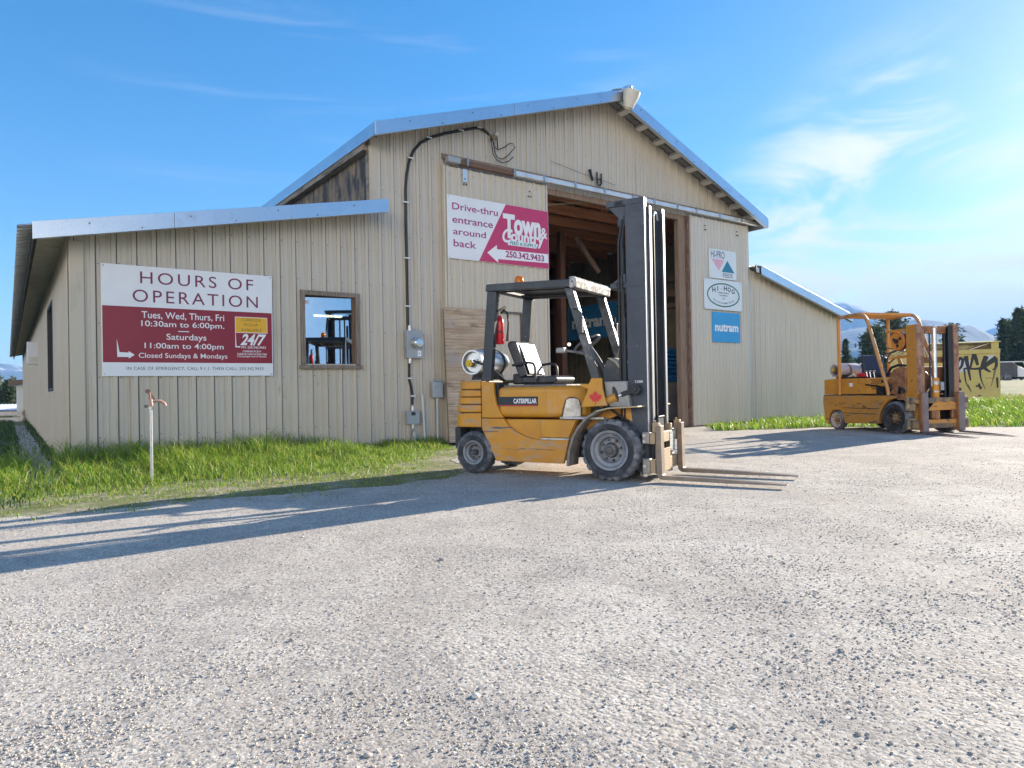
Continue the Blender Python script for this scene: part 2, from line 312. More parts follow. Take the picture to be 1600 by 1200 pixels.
_txt = {}
def text(s, box, m, parent, y, name='lettering', bold=0.0, shear=0.0, space=1.0, align='fit', dz=.0015):
    """flat lettering fitted to box (x0, x1, z0, z1) of parent's XZ plane, facing -Y; extruded a hair"""
    cu = bpy.data.curves.new('t', 'FONT'); cu.body = s; cu.size = 1; cu.offset = bold; cu.shear = shear; cu.space_character = space; cu.resolution_u = 4
    to = bpy.data.objects.new('t', cu); col.objects.link(to)
    dg = bpy.context.evaluated_depsgraph_get(); me = bpy.data.meshes.new_from_object(to.evaluated_get(dg))
    bpy.data.objects.remove(to); bpy.data.curves.remove(cu)
    n = len(me.vertices); co = np.empty(n*3, np.float32); me.vertices.foreach_get('co', co); co = co.reshape(-1, 3)
    a, b = co.min(0), co.max(0); x0, x1, z0, z1 = box
    sx = (x1-x0)/(b[0]-a[0]); sz = (z1-z0)/(b[1]-a[1])
    out = np.empty_like(co); out[:, 0] = x0+(co[:, 0]-a[0])*sx; out[:, 1] = y; out[:, 2] = z0+(co[:, 1]-a[1])*sz
    me.vertices.foreach_set('co', out.ravel()); me.polygons.foreach_set('use_smooth', [False]*len(me.polygons)); me.name = name; me.materials.clear(); me.materials.append(m)
    bm = bmesh.new(); bm.from_mesh(me)
    r = bmesh.ops.extrude_face_region(bm, geom=bm.faces[:])
    bmesh.ops.translate(bm, verts=[e for e in r['geom'] if isinstance(e, bmesh.types.BMVert)], vec=(0, -dz, 0))
    bmesh.ops.recalc_face_normals(bm, faces=bm.faces); bm.to_mesh(me); bm.free()
    o = bpy.data.objects.new(name, me); col.objects.link(o); o.parent = parent; return o

# building frame: x = along the facade, y = into the building, z = up
BO = Vector((-6.03, 9.485, 0)); BA = R(36.145)
fd = Vector((math.cos(BA), math.sin(BA), 0)); dd = Vector((-math.sin(BA), math.cos(BA), 0))
def bw(u, w, v=0): return BO+fd*u+dd*w+Vector((0, 0, v))
def on_wall(name, label, cat, u, v, w=0, group=None): return thing(name, label, cat, bw(u, w, v), BA, group)

# ------------------------------------------------------------------ ground
def sstep(a, b, x): t = np.clip((np.asarray(x, float)-a)/(b-a), 0, 1); return t*t*(3-2*t)
def terrain(x, y):
    x = np.asarray(x, float); y = np.asarray(y, float)
    # a low rise beyond the yard on the right
    return .95*sstep(22, 52, y)*sstep(8, 15, x) + .22*np.exp(-(((x-15.8)/3.6)**2+((y-23.2)/2.2)**2))

def gravel_mat():
    m = bpy.data.materials.new('dusty_gravel'); m.use_nodes = True; n, l = m.node_tree.nodes, m.node_tree.links; b = n['Principled BSDF']
    b.inputs['Roughness'].default_value = .92; b.inputs['Specular IOR Level'].default_value = .2
    tc = n.new('ShaderNodeTexCoord')
    def noise(sc, det=5, st=(1, 1, 1), rot=0):
        mp = n.new('ShaderNodeMapping'); mp.inputs['Scale'].default_value = st; mp.inputs['Rotation'].default_value = (0, 0, rot); l.new(tc.outputs['Object'], mp.inputs[0])
        t = n.new('ShaderNodeTexNoise'); t.inputs['Scale'].default_value = sc; t.inputs['Detail'].default_value = det; t.inputs['Roughness'].default_value = .62; l.new(mp.outputs[0], t.inputs['Vector']); return t
    def ramp(src, lo, hi):
        r = n.new('ShaderNodeMapRange'); r.inputs['From Min'].default_value = lo; r.inputs['From Max'].default_value = hi; l.new(src, r.inputs['Value']); return r
    def mix(f, c1, c2, ty='MIX'):
        x = n.new('ShaderNodeMixRGB'); x.blend_type = ty
        if isinstance(f, float): x.inputs[0].default_value = f
        else: l.new(f.outputs[0], x.inputs[0])
        for i, c in ((1, c1), (2, c2)):
            if isinstance(c, tuple): x.inputs[i].default_value = (*c, 1)
            else: l.new(c.outputs[0], x.inputs[i])
        return x
    big = ramp(noise(.55, 4, (1, 1.6, 1), .6).outputs[0], .38, .66)
    tr = ramp(noise(1.1, 4, (1.3, .6, 1), -.35).outputs[0], .45, .70)
    c = mix(big, (.52, .455, .38), (.64, .58, .50))
    c = mix(tr, c, (.42, .365, .31))
    c = mix(ramp(noise(.7, 6, (1.5, .45, 1), .5).outputs[0], .52, .72), c, (.42, .36, .30))
    c = mix(ramp(noise(2.2, 7, (.8, 1.2, 1), .2).outputs[0], .50, .70), c, (.38, .335, .29))
    c = mix(ramp(noise(70, 5).outputs[0], .50, .68), c, (.33, .30, .27))
    v = n.new('ShaderNodeTexVoronoi'); v.inputs['Scale'].default_value = 105; l.new(tc.outputs['Object'], v.inputs['Vector'])
    v2 = n.new('ShaderNodeTexVoronoi'); v2.inputs['Scale'].default_value = 48; l.new(tc.outputs['Object'], v2.inputs['Vector'])
    cell = n.new('ShaderNodeSeparateColor'); l.new(v.outputs['Color'], cell.inputs[0])
    cell2 = n.new('ShaderNodeSeparateColor'); l.new(v2.outputs['Color'], cell2.inputs[0])
    c = mix(ramp(cell.outputs[0], .64, .97), c, (.25, .22, .195))
    c = mix(ramp(cell.outputs[1], .80, 1.0), c, (.64, .60, .54))
    c = mix(ramp(cell2.outputs[0], .90, 1.0), c, (.30, .275, .25))
    l.new(c.outputs[0], b.inputs['Base Color'])
    loose = ramp(noise(1.3, 5, (1, 1, 1), 1.1).outputs[0], .36, .62)
    def bump(src, st, d, prev=None, inv=False):
        q = n.new('ShaderNodeBump'); q.inputs['Distance'].default_value = d; q.invert = inv
        if isinstance(st, float): q.inputs['Strength'].default_value = st
        else: l.new(st.outputs[0], q.inputs['Strength'])
        l.new(src, q.inputs['Height'])
        if prev: l.new(prev.outputs[0], q.inputs['Normal'])
        return q
    q = bump(noise(1.4, 6).outputs[0], .35, .05)
    q = bump(v2.outputs['Distance'], loose, .0035, q, True)
    q = bump(v.outputs['Distance'], .35, .003, q, True)
    q = bump(noise(130, 4).outputs[0], .4, .002, q)
    l.new(q.outputs[0], b.inputs['Normal']); return m
gravel = gravel_mat()
soil_grass = M('grassy_soil', (.16, .17, .055), .95, 0, [((.34, .29, .215), 2.0, .44, .62), ((.11, .14, .035), 7, .5, .7), ((.42, .37, .30), 11, .58, .68)], (30, .6, .02))
meadow_mat = M('meadow_ground', (.12, .15, .04), .95, 0, [((.23, .20, .10), .12, .42, .60), ((.09, .13, .03), 1.6, .48, .7), ((.26, .23, .13), .9, .6, .75)], (9, .5, .05))

g = np.concatenate([-np.geomspace(2600, 3, 46), np.linspace(-2.6, 2.6, 9), np.geomspace(3, 2600, 70)])
gx, gy = np.meshgrid(g, g, indexing='ij'); gz = terrain(gx, gy)
nn = len(g); idx = np.arange(nn*nn).reshape(nn, nn)
quad = np.stack([idx[:-1, :-1], idx[1:, :-1], idx[1:, 1:], idx[:-1, 1:]], -1).reshape(-1, 4)
ground = fast_mesh('ground', np.stack([gx, gy, gz], -1).reshape(-1, 3), quad, [meadow_mat], None, True)
tag(ground, kind='structure')

def sheet(name, pts, z, m, jag=0.0, step=.12, nsc=1.6):
    """flat sheet in building (u, w) coordinates with an uneven rim"""
    P = []
    for i in range(len(pts)):
        a = Vector((*pts[i], 0)); b = Vector((*pts[(i+1) % len(pts)], 0)); L = (b-a).length; k = max(1, int(L/step)) if jag and L < 14 else 1
        for j in range(k):
            p = a.lerp(b, j/k)
            if jag: q = mnoise.noise_vector(p*nsc)+.6*mnoise.noise_vector(p*nsc*3.1); p = p+Vector((q.x, q.y, 0))*jag
            P.append(bw(p.x, p.y, z))
    bm = bmesh.new(); f = bm.faces.new([bm.verts.new(p) for p in P]); bmesh.ops.triangulate(bm, faces=[f]); bmesh.ops.recalc_face_normals(bm, faces=bm.faces)
    if sum(ff.normal.z for ff in bm.faces) < 0: bmesh.ops.reverse_faces(bm, faces=bm.faces)
    me = bpy.data.meshes.new(name); bm.to_mesh(me); bm.free(); me.materials.append(m)
    o = bpy.data.objects.new(name, me); col.objects.link(o); return tag(o, kind='structure')
VERGE = [(-.8, -3.95), (.7, -4.08), (1.6, -4.3), (2.55, -4.37), (3.4, -4.4), (3.95, -3.7), (4.6, -2.5), (5.6, -1.2), (5.95, -.02)]
YARD = [(-3.5, -3.6), (-1.9, -3.5)]+VERGE+[(6.0, .02), (13.2, .02), (13.0, -.45), (12.1, -1.4), (13, -2.1), (14.5, -2.6), (15.3, -3.6), (16.1, -4.75), (16.9, -5.75), (19.5, -7.3), (24, -9.5), (40, -17), (40, -45), (-30, -45), (-30, -8), (-12, -3.2), (-6, -3.3)]
soil = sheet('grass_verge', [(-9, 34), (-9, -3.1), (-3.5, -3.9), (-.8, -4.3), (2.55, -4.75), (3.6, -4.7), (4.4, -3.7), (6.2, -.9), (6.2, .02), (0, .02), (0, 34)], .004, soil_grass, .06)
yard = sheet('gravel_yard', YARD, .009, gravel, .2, .09, 1.9)
drip = sheet('drip_line_gravel', [(-.52, -1.6), (-.22, -1.9), (-.18, 0), (-.24, 4), (-.2, 9), (-.25, 20), (-.62, 20), (-.5, 9), (-.55, 4), (-.48, 0)], .013, gravel, .06)
floor = sheet('barn_floor', [(.1, .1), (15.3, .1), (15.3, 33.8), (.1, 33.8)], .011, concrete)

# loose stones on the yard
def icosa():
    t = (1+5**.5)/2
    v = np.array([(-1, t, 0), (1, t, 0), (-1, -t, 0), (1, -t, 0), (0, -1, t), (0, 1, t), (0, -1, -t), (0, 1, -t), (t, 0, -1), (t, 0, 1), (-t, 0, -1), (-t, 0, 1)], float)
    v /= np.linalg.norm(v[0])
    f = np.array([(0, 11, 5), (0, 5, 1), (0, 1, 7), (0, 7, 10), (0, 10, 11), (1, 5, 9), (5, 11, 4), (11, 10, 2), (10, 7, 6), (7, 1, 8), (3, 9, 4), (3, 4, 2), (3, 2, 6), (3, 6, 8), (3, 8, 9), (4, 9, 5), (2, 4, 11), (6, 2, 10), (8, 6, 7), (9, 8, 1)])
    return v, f
def in_poly(px, py, poly):
    ins = np.zeros(len(px), bool); n = len(poly)
    for i in range(n):
        x1, y1 = poly[i]; x2, y2 = poly[(i+1) % n]
        c = ((y1 > py) != (y2 > py)) & (px < (x2-x1)*(py-y1)/((y2-y1) if y2 != y1 else 1e-9)+x1); ins ^= c
    return ins
def to_uw(x, y):
    dx, dy = x-BO.x, y-BO.y; return dx*fd.x+dy*fd.y, dx*dd.x+dy*dd.y
def pnoise(x, y, s, seed=0.0):
    """cheap smooth value noise on arrays"""
    r = np.random.default_rng(int(seed*10)+5); G = r.random((64, 64)); X = x*s; Y = y*s
    i, j = np.floor(X).astype(int), np.floor(Y).astype(int); fx, fy = X-i, Y-j; fx = fx*fx*(3-2*fx); fy = fy*fy*(3-2*fy)
    g_ = lambda a, b: G[a % 64, b % 64]
    return (g_(i, j)*(1-fx)+g_(i+1, j)*fx)*(1-fy)+(g_(i, j+1)*(1-fx)+g_(i+1, j+1)*fx)*fy
def scatter_stones():
    N = 420000
    y = 1.2+13*rng.random(N)**2.2; x = (rng.random(N)*2-1)*(y*.86+.5)
    u, w = to_uw(x, y); k = in_poly(u, w, [(-30, -45), (-12, -3.3), (-3.5, -3.7)]+VERGE+YARD[len(VERGE)+2:-5]+[(40, -45)])
    loose = pnoise(x*.9+y*.25, y*.7-x*.3, 1.0, 1)*.6+pnoise(x, y, 3.1, 2)*.4
    k &= rng.random(N) < sstep(.36, .78, loose)*.85+.15
    x, y = x[k], y[k]; N = len(x)
    size = .0012+.0048*rng.random(N)**4.0+np.where(rng.random(N) < .003, .008*rng.random(N), 0)
    v, f = icosa(); J = rng.normal(1, .17, (N, 12, 1)); V = v[None]*J
    S = size[:, None]*np.stack([.75+.6*rng.random(N), .75+.6*rng.random(N), .45+.4*rng.random(N)], -1); V = V*S[:, None, :]
    a = rng.random(N)*6.283; c, s_ = np.cos(a)[:, None], np.sin(a)[:, None]
    X = V[..., 0]*c-V[..., 1]*s_; Y = V[..., 0]*s_+V[..., 1]*c
    V = np.stack([X+x[:, None], Y+y[:, None], V[..., 2]+(.009+S[:, 2]*.45)[:, None]], -1)
    F = (f[None]+(np.arange(N)*12)[:, None, None]).reshape(-1, 3)
    mi = np.repeat(rng.choice(4, N, p=[.40, .32, .10, .18]), 20)
    ms = [M('stone_buff', (.55, .48, .40), .9), M('stone_grey', (.40, .36, .32), .9), M('stone_pale', (.62, .58, .51), .9), M('stone_slate', (.25, .235, .225), .9)]
    o = fast_mesh('gravel_stones', V.reshape(-1, 3), F, ms, mi)
    return tag(o, 'loose grey and buff gravel stones scattered over the yard', 'gravel', kind='stuff')
scatter_stones()

# ------------------------------------------------------------------ grass
def blade_mesh(name, x, y, h, wd, lean, mats, label, z0=None, mi=None):
    N = len(x); a = rng.random(N)*6.283; la = rng.normal(2.3, 1.3, N)
    px, py = np.cos(a)*wd/2, np.sin(a)*wd/2; lx, ly = np.cos(la)*lean*h, np.sin(la)*lean*h
    z0 = (.004 if z0 is None else z0)*np.ones(N)
    V = np.empty((N, 5, 3))
    V[:, 0] = np.stack([x-px, y-py, z0], -1); V[:, 1] = np.stack([x+px, y+py, z0], -1)
    V[:, 2] = np.stack([x+lx*.35+px*.8, y+ly*.35+py*.8, z0+h*.6], -1); V[:, 3] = np.stack([x+lx*.35-px*.8, y+ly*.35-py*.8, z0+h*.6], -1)
    V[:, 4] = np.stack([x+lx, y+ly, z0+h*(1-.35*lean)], -1)
    b = np.arange(N)*5
    F = np.concatenate([np.stack([b, b+1, b+2], -1), np.stack([b, b+2, b+3], -1), np.stack([b+3, b+2, b+4], -1)])
    mi = rng.choice(len(mats), N, p=mi) if mi is not None else rng.integers(0, len(mats), N)
    o = fast_mesh(name, V.reshape(-1, 3), F, mats, np.tile(mi, 3)); return tag(o, label, 'grass', kind='stuff')
gr = [M('grass_fresh', (.19, .33, .028), .5, trans=.5), M('grass_mid', (.105, .215, .022), .5, trans=.45), M('grass_yellow', (.31, .37, .05), .55, trans=.5), M('grass_dry', (.42, .36, .17), .7, trans=.3)]
# verge in front of the left wing
N = 74000
u = rng.random(N)*7.9-1.8; w = -rng.random(N)*5.4; x = BO.x+u*fd.x+w*dd.x; y = BO.y+u*fd.y+w*dd.y
depth = np.interp(u, [p[0] for p in VERGE], [-p[1] for p in VERGE]); depth = np.where(u < -.8, 3.75, depth)
q = pnoise(u, w, 1.7, 3); q2 = pnoise(u, w, 5.5, 12); t = -w/np.maximum(depth, .05)
thin = sstep(.50, .98, t+.35*(q-.5)+.3*(q2-.5))
k = (t < .98+.30*(q-.5)+.25*(q2-.5)) & (rng.random(N) < (1.0-.86*thin)*(.35+.65*sstep(.25, .6, q2+.25*(1-t)))) & ~((u < -.17) & (u > -.55) & (rng.random(N) < .85) & (w > -1.9)) & (rng.random(N) < sstep(-1.5, -.35, u+.5*(q-.5)-.1*w))
x, y, w, u, t, q, q2 = x[k], y[k], w[k], u[k], t[k], q[k], q2[k]
h = (.035+.24*np.exp(-((t-.10)/.26)**2)+.13*(1-sstep(.25, .85, t)))*(.45+.9*rng.random(len(x)))*(.30+.75*q+.55*q2)*(1-.5*sstep(2.4, 4.8, u))
dry = rng.random(len(x)) < .06+.40*sstep(.55, .95, t)
for sel, nm, lb, mm in ((~dry, 'verge_grass', 'bright green grass growing along the foot of the left wing wall', [.40, .20, .36, .04]), (dry, 'dry_verge_grass', 'short yellowed grass thinning out along the gravel edge', [.08, .05, .47, .40])):
    n_ = int(sel.sum()); blade_mesh(nm, x[sel], y[sel], h[sel]*(1 if nm == 'verge_grass' else .6), .005+.007*rng.random(n_), .35+.6*rng.random(n_), gr, lb, mi=mm)
# left of the building, with its shade deepened in the blade colours
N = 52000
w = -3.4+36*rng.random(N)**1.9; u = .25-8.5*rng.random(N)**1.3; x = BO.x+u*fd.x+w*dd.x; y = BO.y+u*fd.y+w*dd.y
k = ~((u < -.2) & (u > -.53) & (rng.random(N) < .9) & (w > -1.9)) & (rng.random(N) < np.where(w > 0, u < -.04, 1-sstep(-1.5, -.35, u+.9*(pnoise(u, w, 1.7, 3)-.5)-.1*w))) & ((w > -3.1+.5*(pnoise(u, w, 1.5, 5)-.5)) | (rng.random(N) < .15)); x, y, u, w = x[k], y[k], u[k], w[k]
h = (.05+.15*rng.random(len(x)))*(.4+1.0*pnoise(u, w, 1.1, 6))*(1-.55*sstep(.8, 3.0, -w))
blade_mesh('shade_tinted_grass', x, y, h, .008+.008*rng.random(len(x)), .3+.6*rng.random(len(x)), [M('grass_shade_dark', (.045, .095, .02), .55, trans=.35), M('grass_shade_deep', (.03, .065, .018), .55, trans=.3), gr[1]], 'rank grass beside the long left wall, blades darkened for shade', mi=[.5, .4, .1])
# strip along the right wing and the meadow edge
GR_R = [(13.3, -.03), (12.9, -.5), (12.1, -1.4), (13, -2.1), (14.5, -2.6), (15.3, -3.6), (16.1, -4.75), (16.9, -5.75), (19.5, -7.3), (24, -9.5), (30, -12), (38, -8), (38, 14), (20.2, 14), (20.0, -.03)]
N = 150000
u = 12+26*rng.random(N)**1.25; w = -12.5+26*rng.random(N); x = BO.x+u*fd.x+w*dd.x; y = BO.y+u*fd.y+w*dd.y
q = pnoise(u, w, .9, 7); k = in_poly(u+.3*(pnoise(u, w, 2, 8)-.5), w+.3*(pnoise(u, w, 2, 9)-.5), GR_R) & (rng.random(N) < .45+.6*q) & (y < 36)
x, y, q, u, w = x[k], y[k], q[k], u[k], w[k]
lush = np.exp(-(((x-14.8)/4)**2+((y-21.5)/3.5)**2))
far = sstep(24, 30, y)
h = (.07+.13*rng.random(len(x)))*(.5+q)+.22*lush*(.5+.8*rng.random(len(x)))*q
mi4 = np.where(rng.random(len(x)) < far*.75, 1, 0).astype(bool)
for sel, nm, lb, mm in ((~mi4, 'meadow_grass', 'bright green grass beside the right wing and old forklift', [.5, .22, .25, .03]), (mi4, 'dry_grass', 'pale dry grass in the field beyond the yellow bin', [.08, .05, .3, .57])):
    n_ = int(sel.sum())
    blade_mesh(nm, x[sel], y[sel], h[sel], .012+.014*rng.random(n_), .3+.6*rng.random(n_), gr, lb, terrain(x[sel], y[sel])+.003, mm)

# ------------------------------------------------------------------ the barn
screw_m = M('weathered_screw_heads', (.16, .14, .12), .5, .4); seam_m = M('shade_painted_lap_seam', (.235, .205, .155), .8)  # dark seam colour paints shade into the narrow slots beside the ribs
barn = thing('barn', 'long tan metal-sided barn with open sliding doorway and lean-to wings', 'barn', BO, BA)
PITCH = .257
_prof = [(-.036, 0), (-.029, .024), (.025, .024), (.031, 0), (.032, -.013), (.044, -.013), (.045, 0), (.084, 0), (.088, .009), (.098, .009), (.102, 0), (.163, 0), (.167, .009), (.177, .009), (.181, 0)]
def rib_breaks(a, b, phase=0.0, pitch=PITCH, prof=_prof):
    out = {}
    s_ = pitch/.257
    for k in range(int((a-phase)/pitch)-2, int((b-phase)/pitch)+3):
        for d, h in prof:
            x = phase+k*pitch+d*s_
            if a <= x <= b: out[round(x, 5)] = h
    return out
def rib_off(x, phase=0.0, pitch=PITCH, prof=_prof):
    s_ = pitch/.257; t = (x-phase) % pitch
    pts = sorted([((d*s_) % pitch, h) for d, h in prof]); pts = [(pts[-1][0]-pitch, pts[-1][1])]+pts+[(pts[0][0]+pitch, pts[0][1])]
    for (a, ha), (b, hb) in zip(pts, pts[1:]):
        if a <= t <= b: return ha+(hb-ha)*(t-a)/(b-a) if b > a else ha
    return 0
def siding_sheet(mb, a, b, bot, top, holes=(), mp=lambda s, v, o: (s, -o, v), phase=0.0, pitch=PITCH, screws=()):
    br = set(rib_breaks(a, b, phase, pitch)) | {a, b}
    for h in holes: br |= {h[0], h[1]}
    br = sorted(x for x in br if a-1e-6 <= x <= b+1e-6)
    for p, q in zip(br, br[1:]):
        if q-p < 1e-4: continue
        m_ = (p+q)/2; iv = [(None, None)]
        hs = sorted([h for h in holes if h[0] < m_ < h[1]], key=lambda h: h[2])
        segs = []; cur = None
        for h in hs: segs.append((cur, h[2])); cur = h[3]
        segs.append((cur, None))
        op, oq = rib_off(p, phase, pitch), rib_off(q, phase, pitch)
        for v0, v1 in segs:
            a0 = bot if v0 is None else v0; p1 = top(p) if v1 is None else v1; q1 = top(q) if v1 is None else v1
            if p1-a0 < .002 and q1-a0 < .002: continue
            mb.mat(2 if op < -.005 and oq < -.005 else 0).add([mp(p, a0, op), mp(q, a0, oq), mp(q, max(q1, a0), oq), mp(p, max(p1, a0), op)], [(0, 1, 2, 3)])
    # screw heads beside the ribs
    mb.mat(1)
    k0 = int((a-phase)/pitch)
    for k in range(k0, int((b-phase)/pitch)+2):
        x = phase+k*pitch+.066*pitch/.257
        if not a+.02 < x < b-.02: continue
        for v in screws:
            v = v+random.uniform(-.012, .012)
            if v > top(x)-.05 or any(h[0]-.02 < x < h[1]+.02 and h[2]-.02 < v < h[3]+.02 for h in holes): continue
            r = .0095; c = [mp(x+r*math.cos(t), v+r*math.sin(t), .001) for t in np.linspace(0, 6.283, 7)[:-1]]
            mb.add(c+[mp(x, v, .007)], [(i, (i+1) % 6, 6) for i in range(6)])
    mb.mat(0)
zL = lambda u: 3.22+.205*(u+.6)
def zM(u): return 5.55+(u-4.34)*(7.49-5.55)/(10.2-4.34) if u < 10.2 else 7.49-(u-10.2)*(7.49-5.38)/(15.58-10.2)
zR = lambda u: 4.15-(u-15.55)*(4.15-3.07)/(20.2-15.55)
WIN = (3.25, 4.14, 1.50, 2.64); DOOR = (6.0, 12.85, -1, 5.22)
mb = MB(); siding_sheet(mb, 0, 4.5, 0, lambda u: zL(u)-.05, [WIN], screws=(.45, 1.3, 2.05, 2.9, 3.5)); mb.build('front_wall', [siding, screw_m, seam_m], barn, recalc=False)
mb = MB(); siding_sheet(mb, 4.5, 10.2, 0, lambda u: zM(u)-.05, [DOOR], screws=(.45, 1.3, 2.05, 2.9, 3.8, 4.6, 5.35, 6.1, 6.8)); siding_sheet(mb, 10.2, 15.38, 0, lambda u: zM(u)-.05, [DOOR], screws=(.45, 1.3, 2.05, 2.9, 3.8, 4.6, 5.62, 6.1, 6.8))
o = mb.build('front_wall', [siding, screw_m, seam_m], barn, recalc=False); o['label'] = 'tall gable wall with the doorway'
mb = MB(); siding_sheet(mb, 15.38, 19.85, 0, lambda u: zR(u)-.05, phase=.1, pitch=.243, screws=(.5, 1.25, 2.0, 2.75, 3.4)); o = mb.build('front_wall', [siding_grey, screw_m, seam_m], barn, recalc=False); o['label'] = 'paler, greyer right wing wall'
sw = (4.0, 5.7, 1.2, 2.75)
mb = MB(); siding_sheet(mb, 0, 34, 0, lambda u: zL(0)-.05, [sw], mp=lambda s, v, o: (-o*1.7, s, v), screws=(.5, 1.4, 2.2)); mb.build('side_wall', [siding, screw_m, seam_m], barn, recalc=False)
mb = MB(); siding_sheet(mb, .0, 34, 0, lambda u: zR(19.85)-.05, mp=lambda s, v, o: (19.85+o, s, v)); o = mb.build('side_wall', [siding_grey, screw_m, seam_m], barn, recalc=False); o['label'] = 'side wall of the right wing'
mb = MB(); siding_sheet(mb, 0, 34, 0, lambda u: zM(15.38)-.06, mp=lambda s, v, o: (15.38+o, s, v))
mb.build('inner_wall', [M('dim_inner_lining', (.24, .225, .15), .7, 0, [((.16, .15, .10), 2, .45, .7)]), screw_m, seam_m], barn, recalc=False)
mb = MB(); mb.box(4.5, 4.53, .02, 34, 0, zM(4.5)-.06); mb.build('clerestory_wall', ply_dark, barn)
mb = MB()
mb.prism([(0.02, 0), (19.8, 0), (19.8, zR(19.8)-.06), (15.4, zR(15.4)-.06), (15.4, zM(15.4)-.06), (10.2, 7.43), (4.5, zM(4.5)-.06), (4.5, zL(4.5)-.06), (.02, zL(.02)-.06)], 33.95, 34)
mb.build('back_wall', siding, barn)
# frieze, post and lower batten of the clerestory
mb = MB(); mb.box(4.36, 4.5, .06, 34, zM(4.4)-.30, zM(4.4)-.06).box(4.44, 4.5, .04, .12, 4.2, 5.28); mb.build('frieze_board', M('stained_frieze', (.30, .25, .19), .8, 0, [((.10, .08, .06), 5, .45, .65, (2, .3, 2)), ((.42, .38, .32), 8, .6, .8)]), barn)
mb = MB(); mb.box(4.47, 4.50, .12, .17, 4.3, 5.25); mb.build('clerestory_post', M('rust_brown_strip', (.10, .05, .03), .8), barn)
# corner trims
mb = MB(); mb.box(-.026, .15, -.026, 0.0, 0, 3.17).box(-.026, 0.0, 0, .15, 0, 3.17); mb.build('corner_trim', trim_mat, barn, .004)
mb = MB(); mb.box(4.478, 4.60, -.026, .0, 4.28, 5.50).box(4.46, 4.48, -.026, .12, 4.3, 5.46); mb.build('corner_trim', trim_mat, barn, .004)
mb = MB(); mb.box(15.30, 15.404, -.027, 0, 4.1, 5.36).box(15.38, 15.406, 0, .12, 4.1, 5.36).box(15.355, 15.40, -.025, 0, 0, 4.1); mb.build('corner_trim', M('pale_worn_trim', (.52, .51, .48), .35, .2, [((.40, .39, .36), 4, .5, .7, (1, 1, .2))]), barn, .004)
mb = MB(); mb.box(19.76, 19.876, -.027, 0, 0, 3.07).box(19.85, 19.876, 0, .12, 0, 3.07); mb.build('corner_trim', trim_mat, barn, .004)

# roofs: ribbed sheets, with their own underside
def roof(name, u0, z0, u1, z1, w0, w1, label=None, under=soffit_mat):
    br = sorted(set(rib_breaks(w0, w1, w0+.06, .24)) | {w0, w1}); mb = MB()
    for p, q in zip(br, br[1:]):
        if q-p < 1e-4: continue
        a, b = rib_off(p, w0+.06, .24)*1.15, rib_off(q, w0+.06, .24)*1.15
        mb.mat(0).add([(u0, p, z0+a), (u1, p, z1+a), (u1, q, z1+b), (u0, q, z0+b)], [(0, 1, 2, 3)])
        mb.mat(1).add([(u0, p, z0+a-.022), (u1, p, z1+a-.022), (u1, q, z1+b-.022), (u0, q, z0+b-.022)], [(3, 2, 1, 0)])
        mb.mat(0).add([(u0, p, z0+a), (u0, q, z0+b), (u0, q, z0+b-.022), (u0, p, z0+a-.022)], [(0, 1, 2, 3)])
        mb.add([(u1, p, z1+a), (u1, q, z1+b), (u1, q, z1+b-.022), (u1, p, z1+a-.022)], [(3, 2, 1, 0)])
    o = mb.build(name, [roof_mat, under], barn, recalc=False)
    if label: o['label'] = label
    return o
grey_under = M('grey_roof_underside', (.27, .26, .26), .6, .1, [((.2, .19, .19), 4, .45, .7)])
roof('roof', -.425, zL(-.425), 4.5, zL(4.5), -.44, 34.3, 'left wing roof')
roof('roof', -.6, zL(-.6), -.427, zL(-.427), -.40, 34.3, 'ribbed eave edge of the left wing roof', roof_mat)
ml = roof('roof', 4.34, 5.55, 10.2, 7.49, -.49, 34.3, 'main roof, left slope', grey_under); mr_ = roof('roof', 10.2, 7.49, 15.58, 5.38, -.49, 34.3, 'main roof, right slope', grey_under)
rr = roof('roof', 15.4, zR(15.4), 20.2, zR(20.2), -.29, 34.3, 'right wing roof', grey_under)
mb = MB(); mb.prism([(-.43, zL(-.43)-.03), (-.39, zL(-.39)-.03), (-.39, zL(-.39)-.19), (-.43, zL(-.43)-.19)], -.42, 34.2); mb.build('eave_board', dark_edge, barn)
def fascia(u0, z0, u1, z1, w, h, label, n=2, lip=.14, htop=.035):
    mb = MB(); 
    for i in range(n):
        a, b = i/n, (i+1)/n-(.0012 if i < n-1 else 0); ua, ub = u0+(u1-u0)*a, u0+(u1-u0)*b; za, zb = z0+(z1-z0)*a, z0+(z1-z0)*b
        e = .004*(i % 2)
        mb.prism([(ua, za-h), (ub, zb-h), (ub, zb+htop), (ua, za+htop)], w-.02-e, w+.004)
        mb.prism([(ua, za+htop-.004), (ub, zb+htop-.004), (ub, zb+htop+.004), (ua, za+htop+.004)], w+.005, w+lip)
        mb.prism([(ua, za-h+.001), (ub, zb-h+.001), (ub, zb-h+.006), (ua, za-h+.006)], w+.005, w+.07)
    L = math.hypot(u1-u0, z1-z0); k = int(L/.62)
    o = mb.build('fascia', galv, barn, .003); o['label'] = label
    for i in range(1, k):
        f = i/k; u, z = u0+(u1-u0)*f, z0+(z1-z0)*f-h*(.22 if i % 2 else .80); q = MB(); q.cyl((u, w-.032, z), (u, w-.018, z), .011, n=8); q.build('fascia_screw', screw_m, o)
    return o
fascia(-.44, zL(-.44), 4.58, zL(4.58), -.45, .19, 'sloping fascia of the left wing', 3)
fascia(4.34, 5.55, 10.2, 7.49, -.50, .20, 'left rake of the main gable', 2)
fascia(10.2, 7.49, 15.58, 5.38, -.50, .23, 'right rake of the main gable', 2)
fascia(15.55, 4.15, 20.2, 3.07, -.30, .20, 'sloping fascia of the right wing', 2)
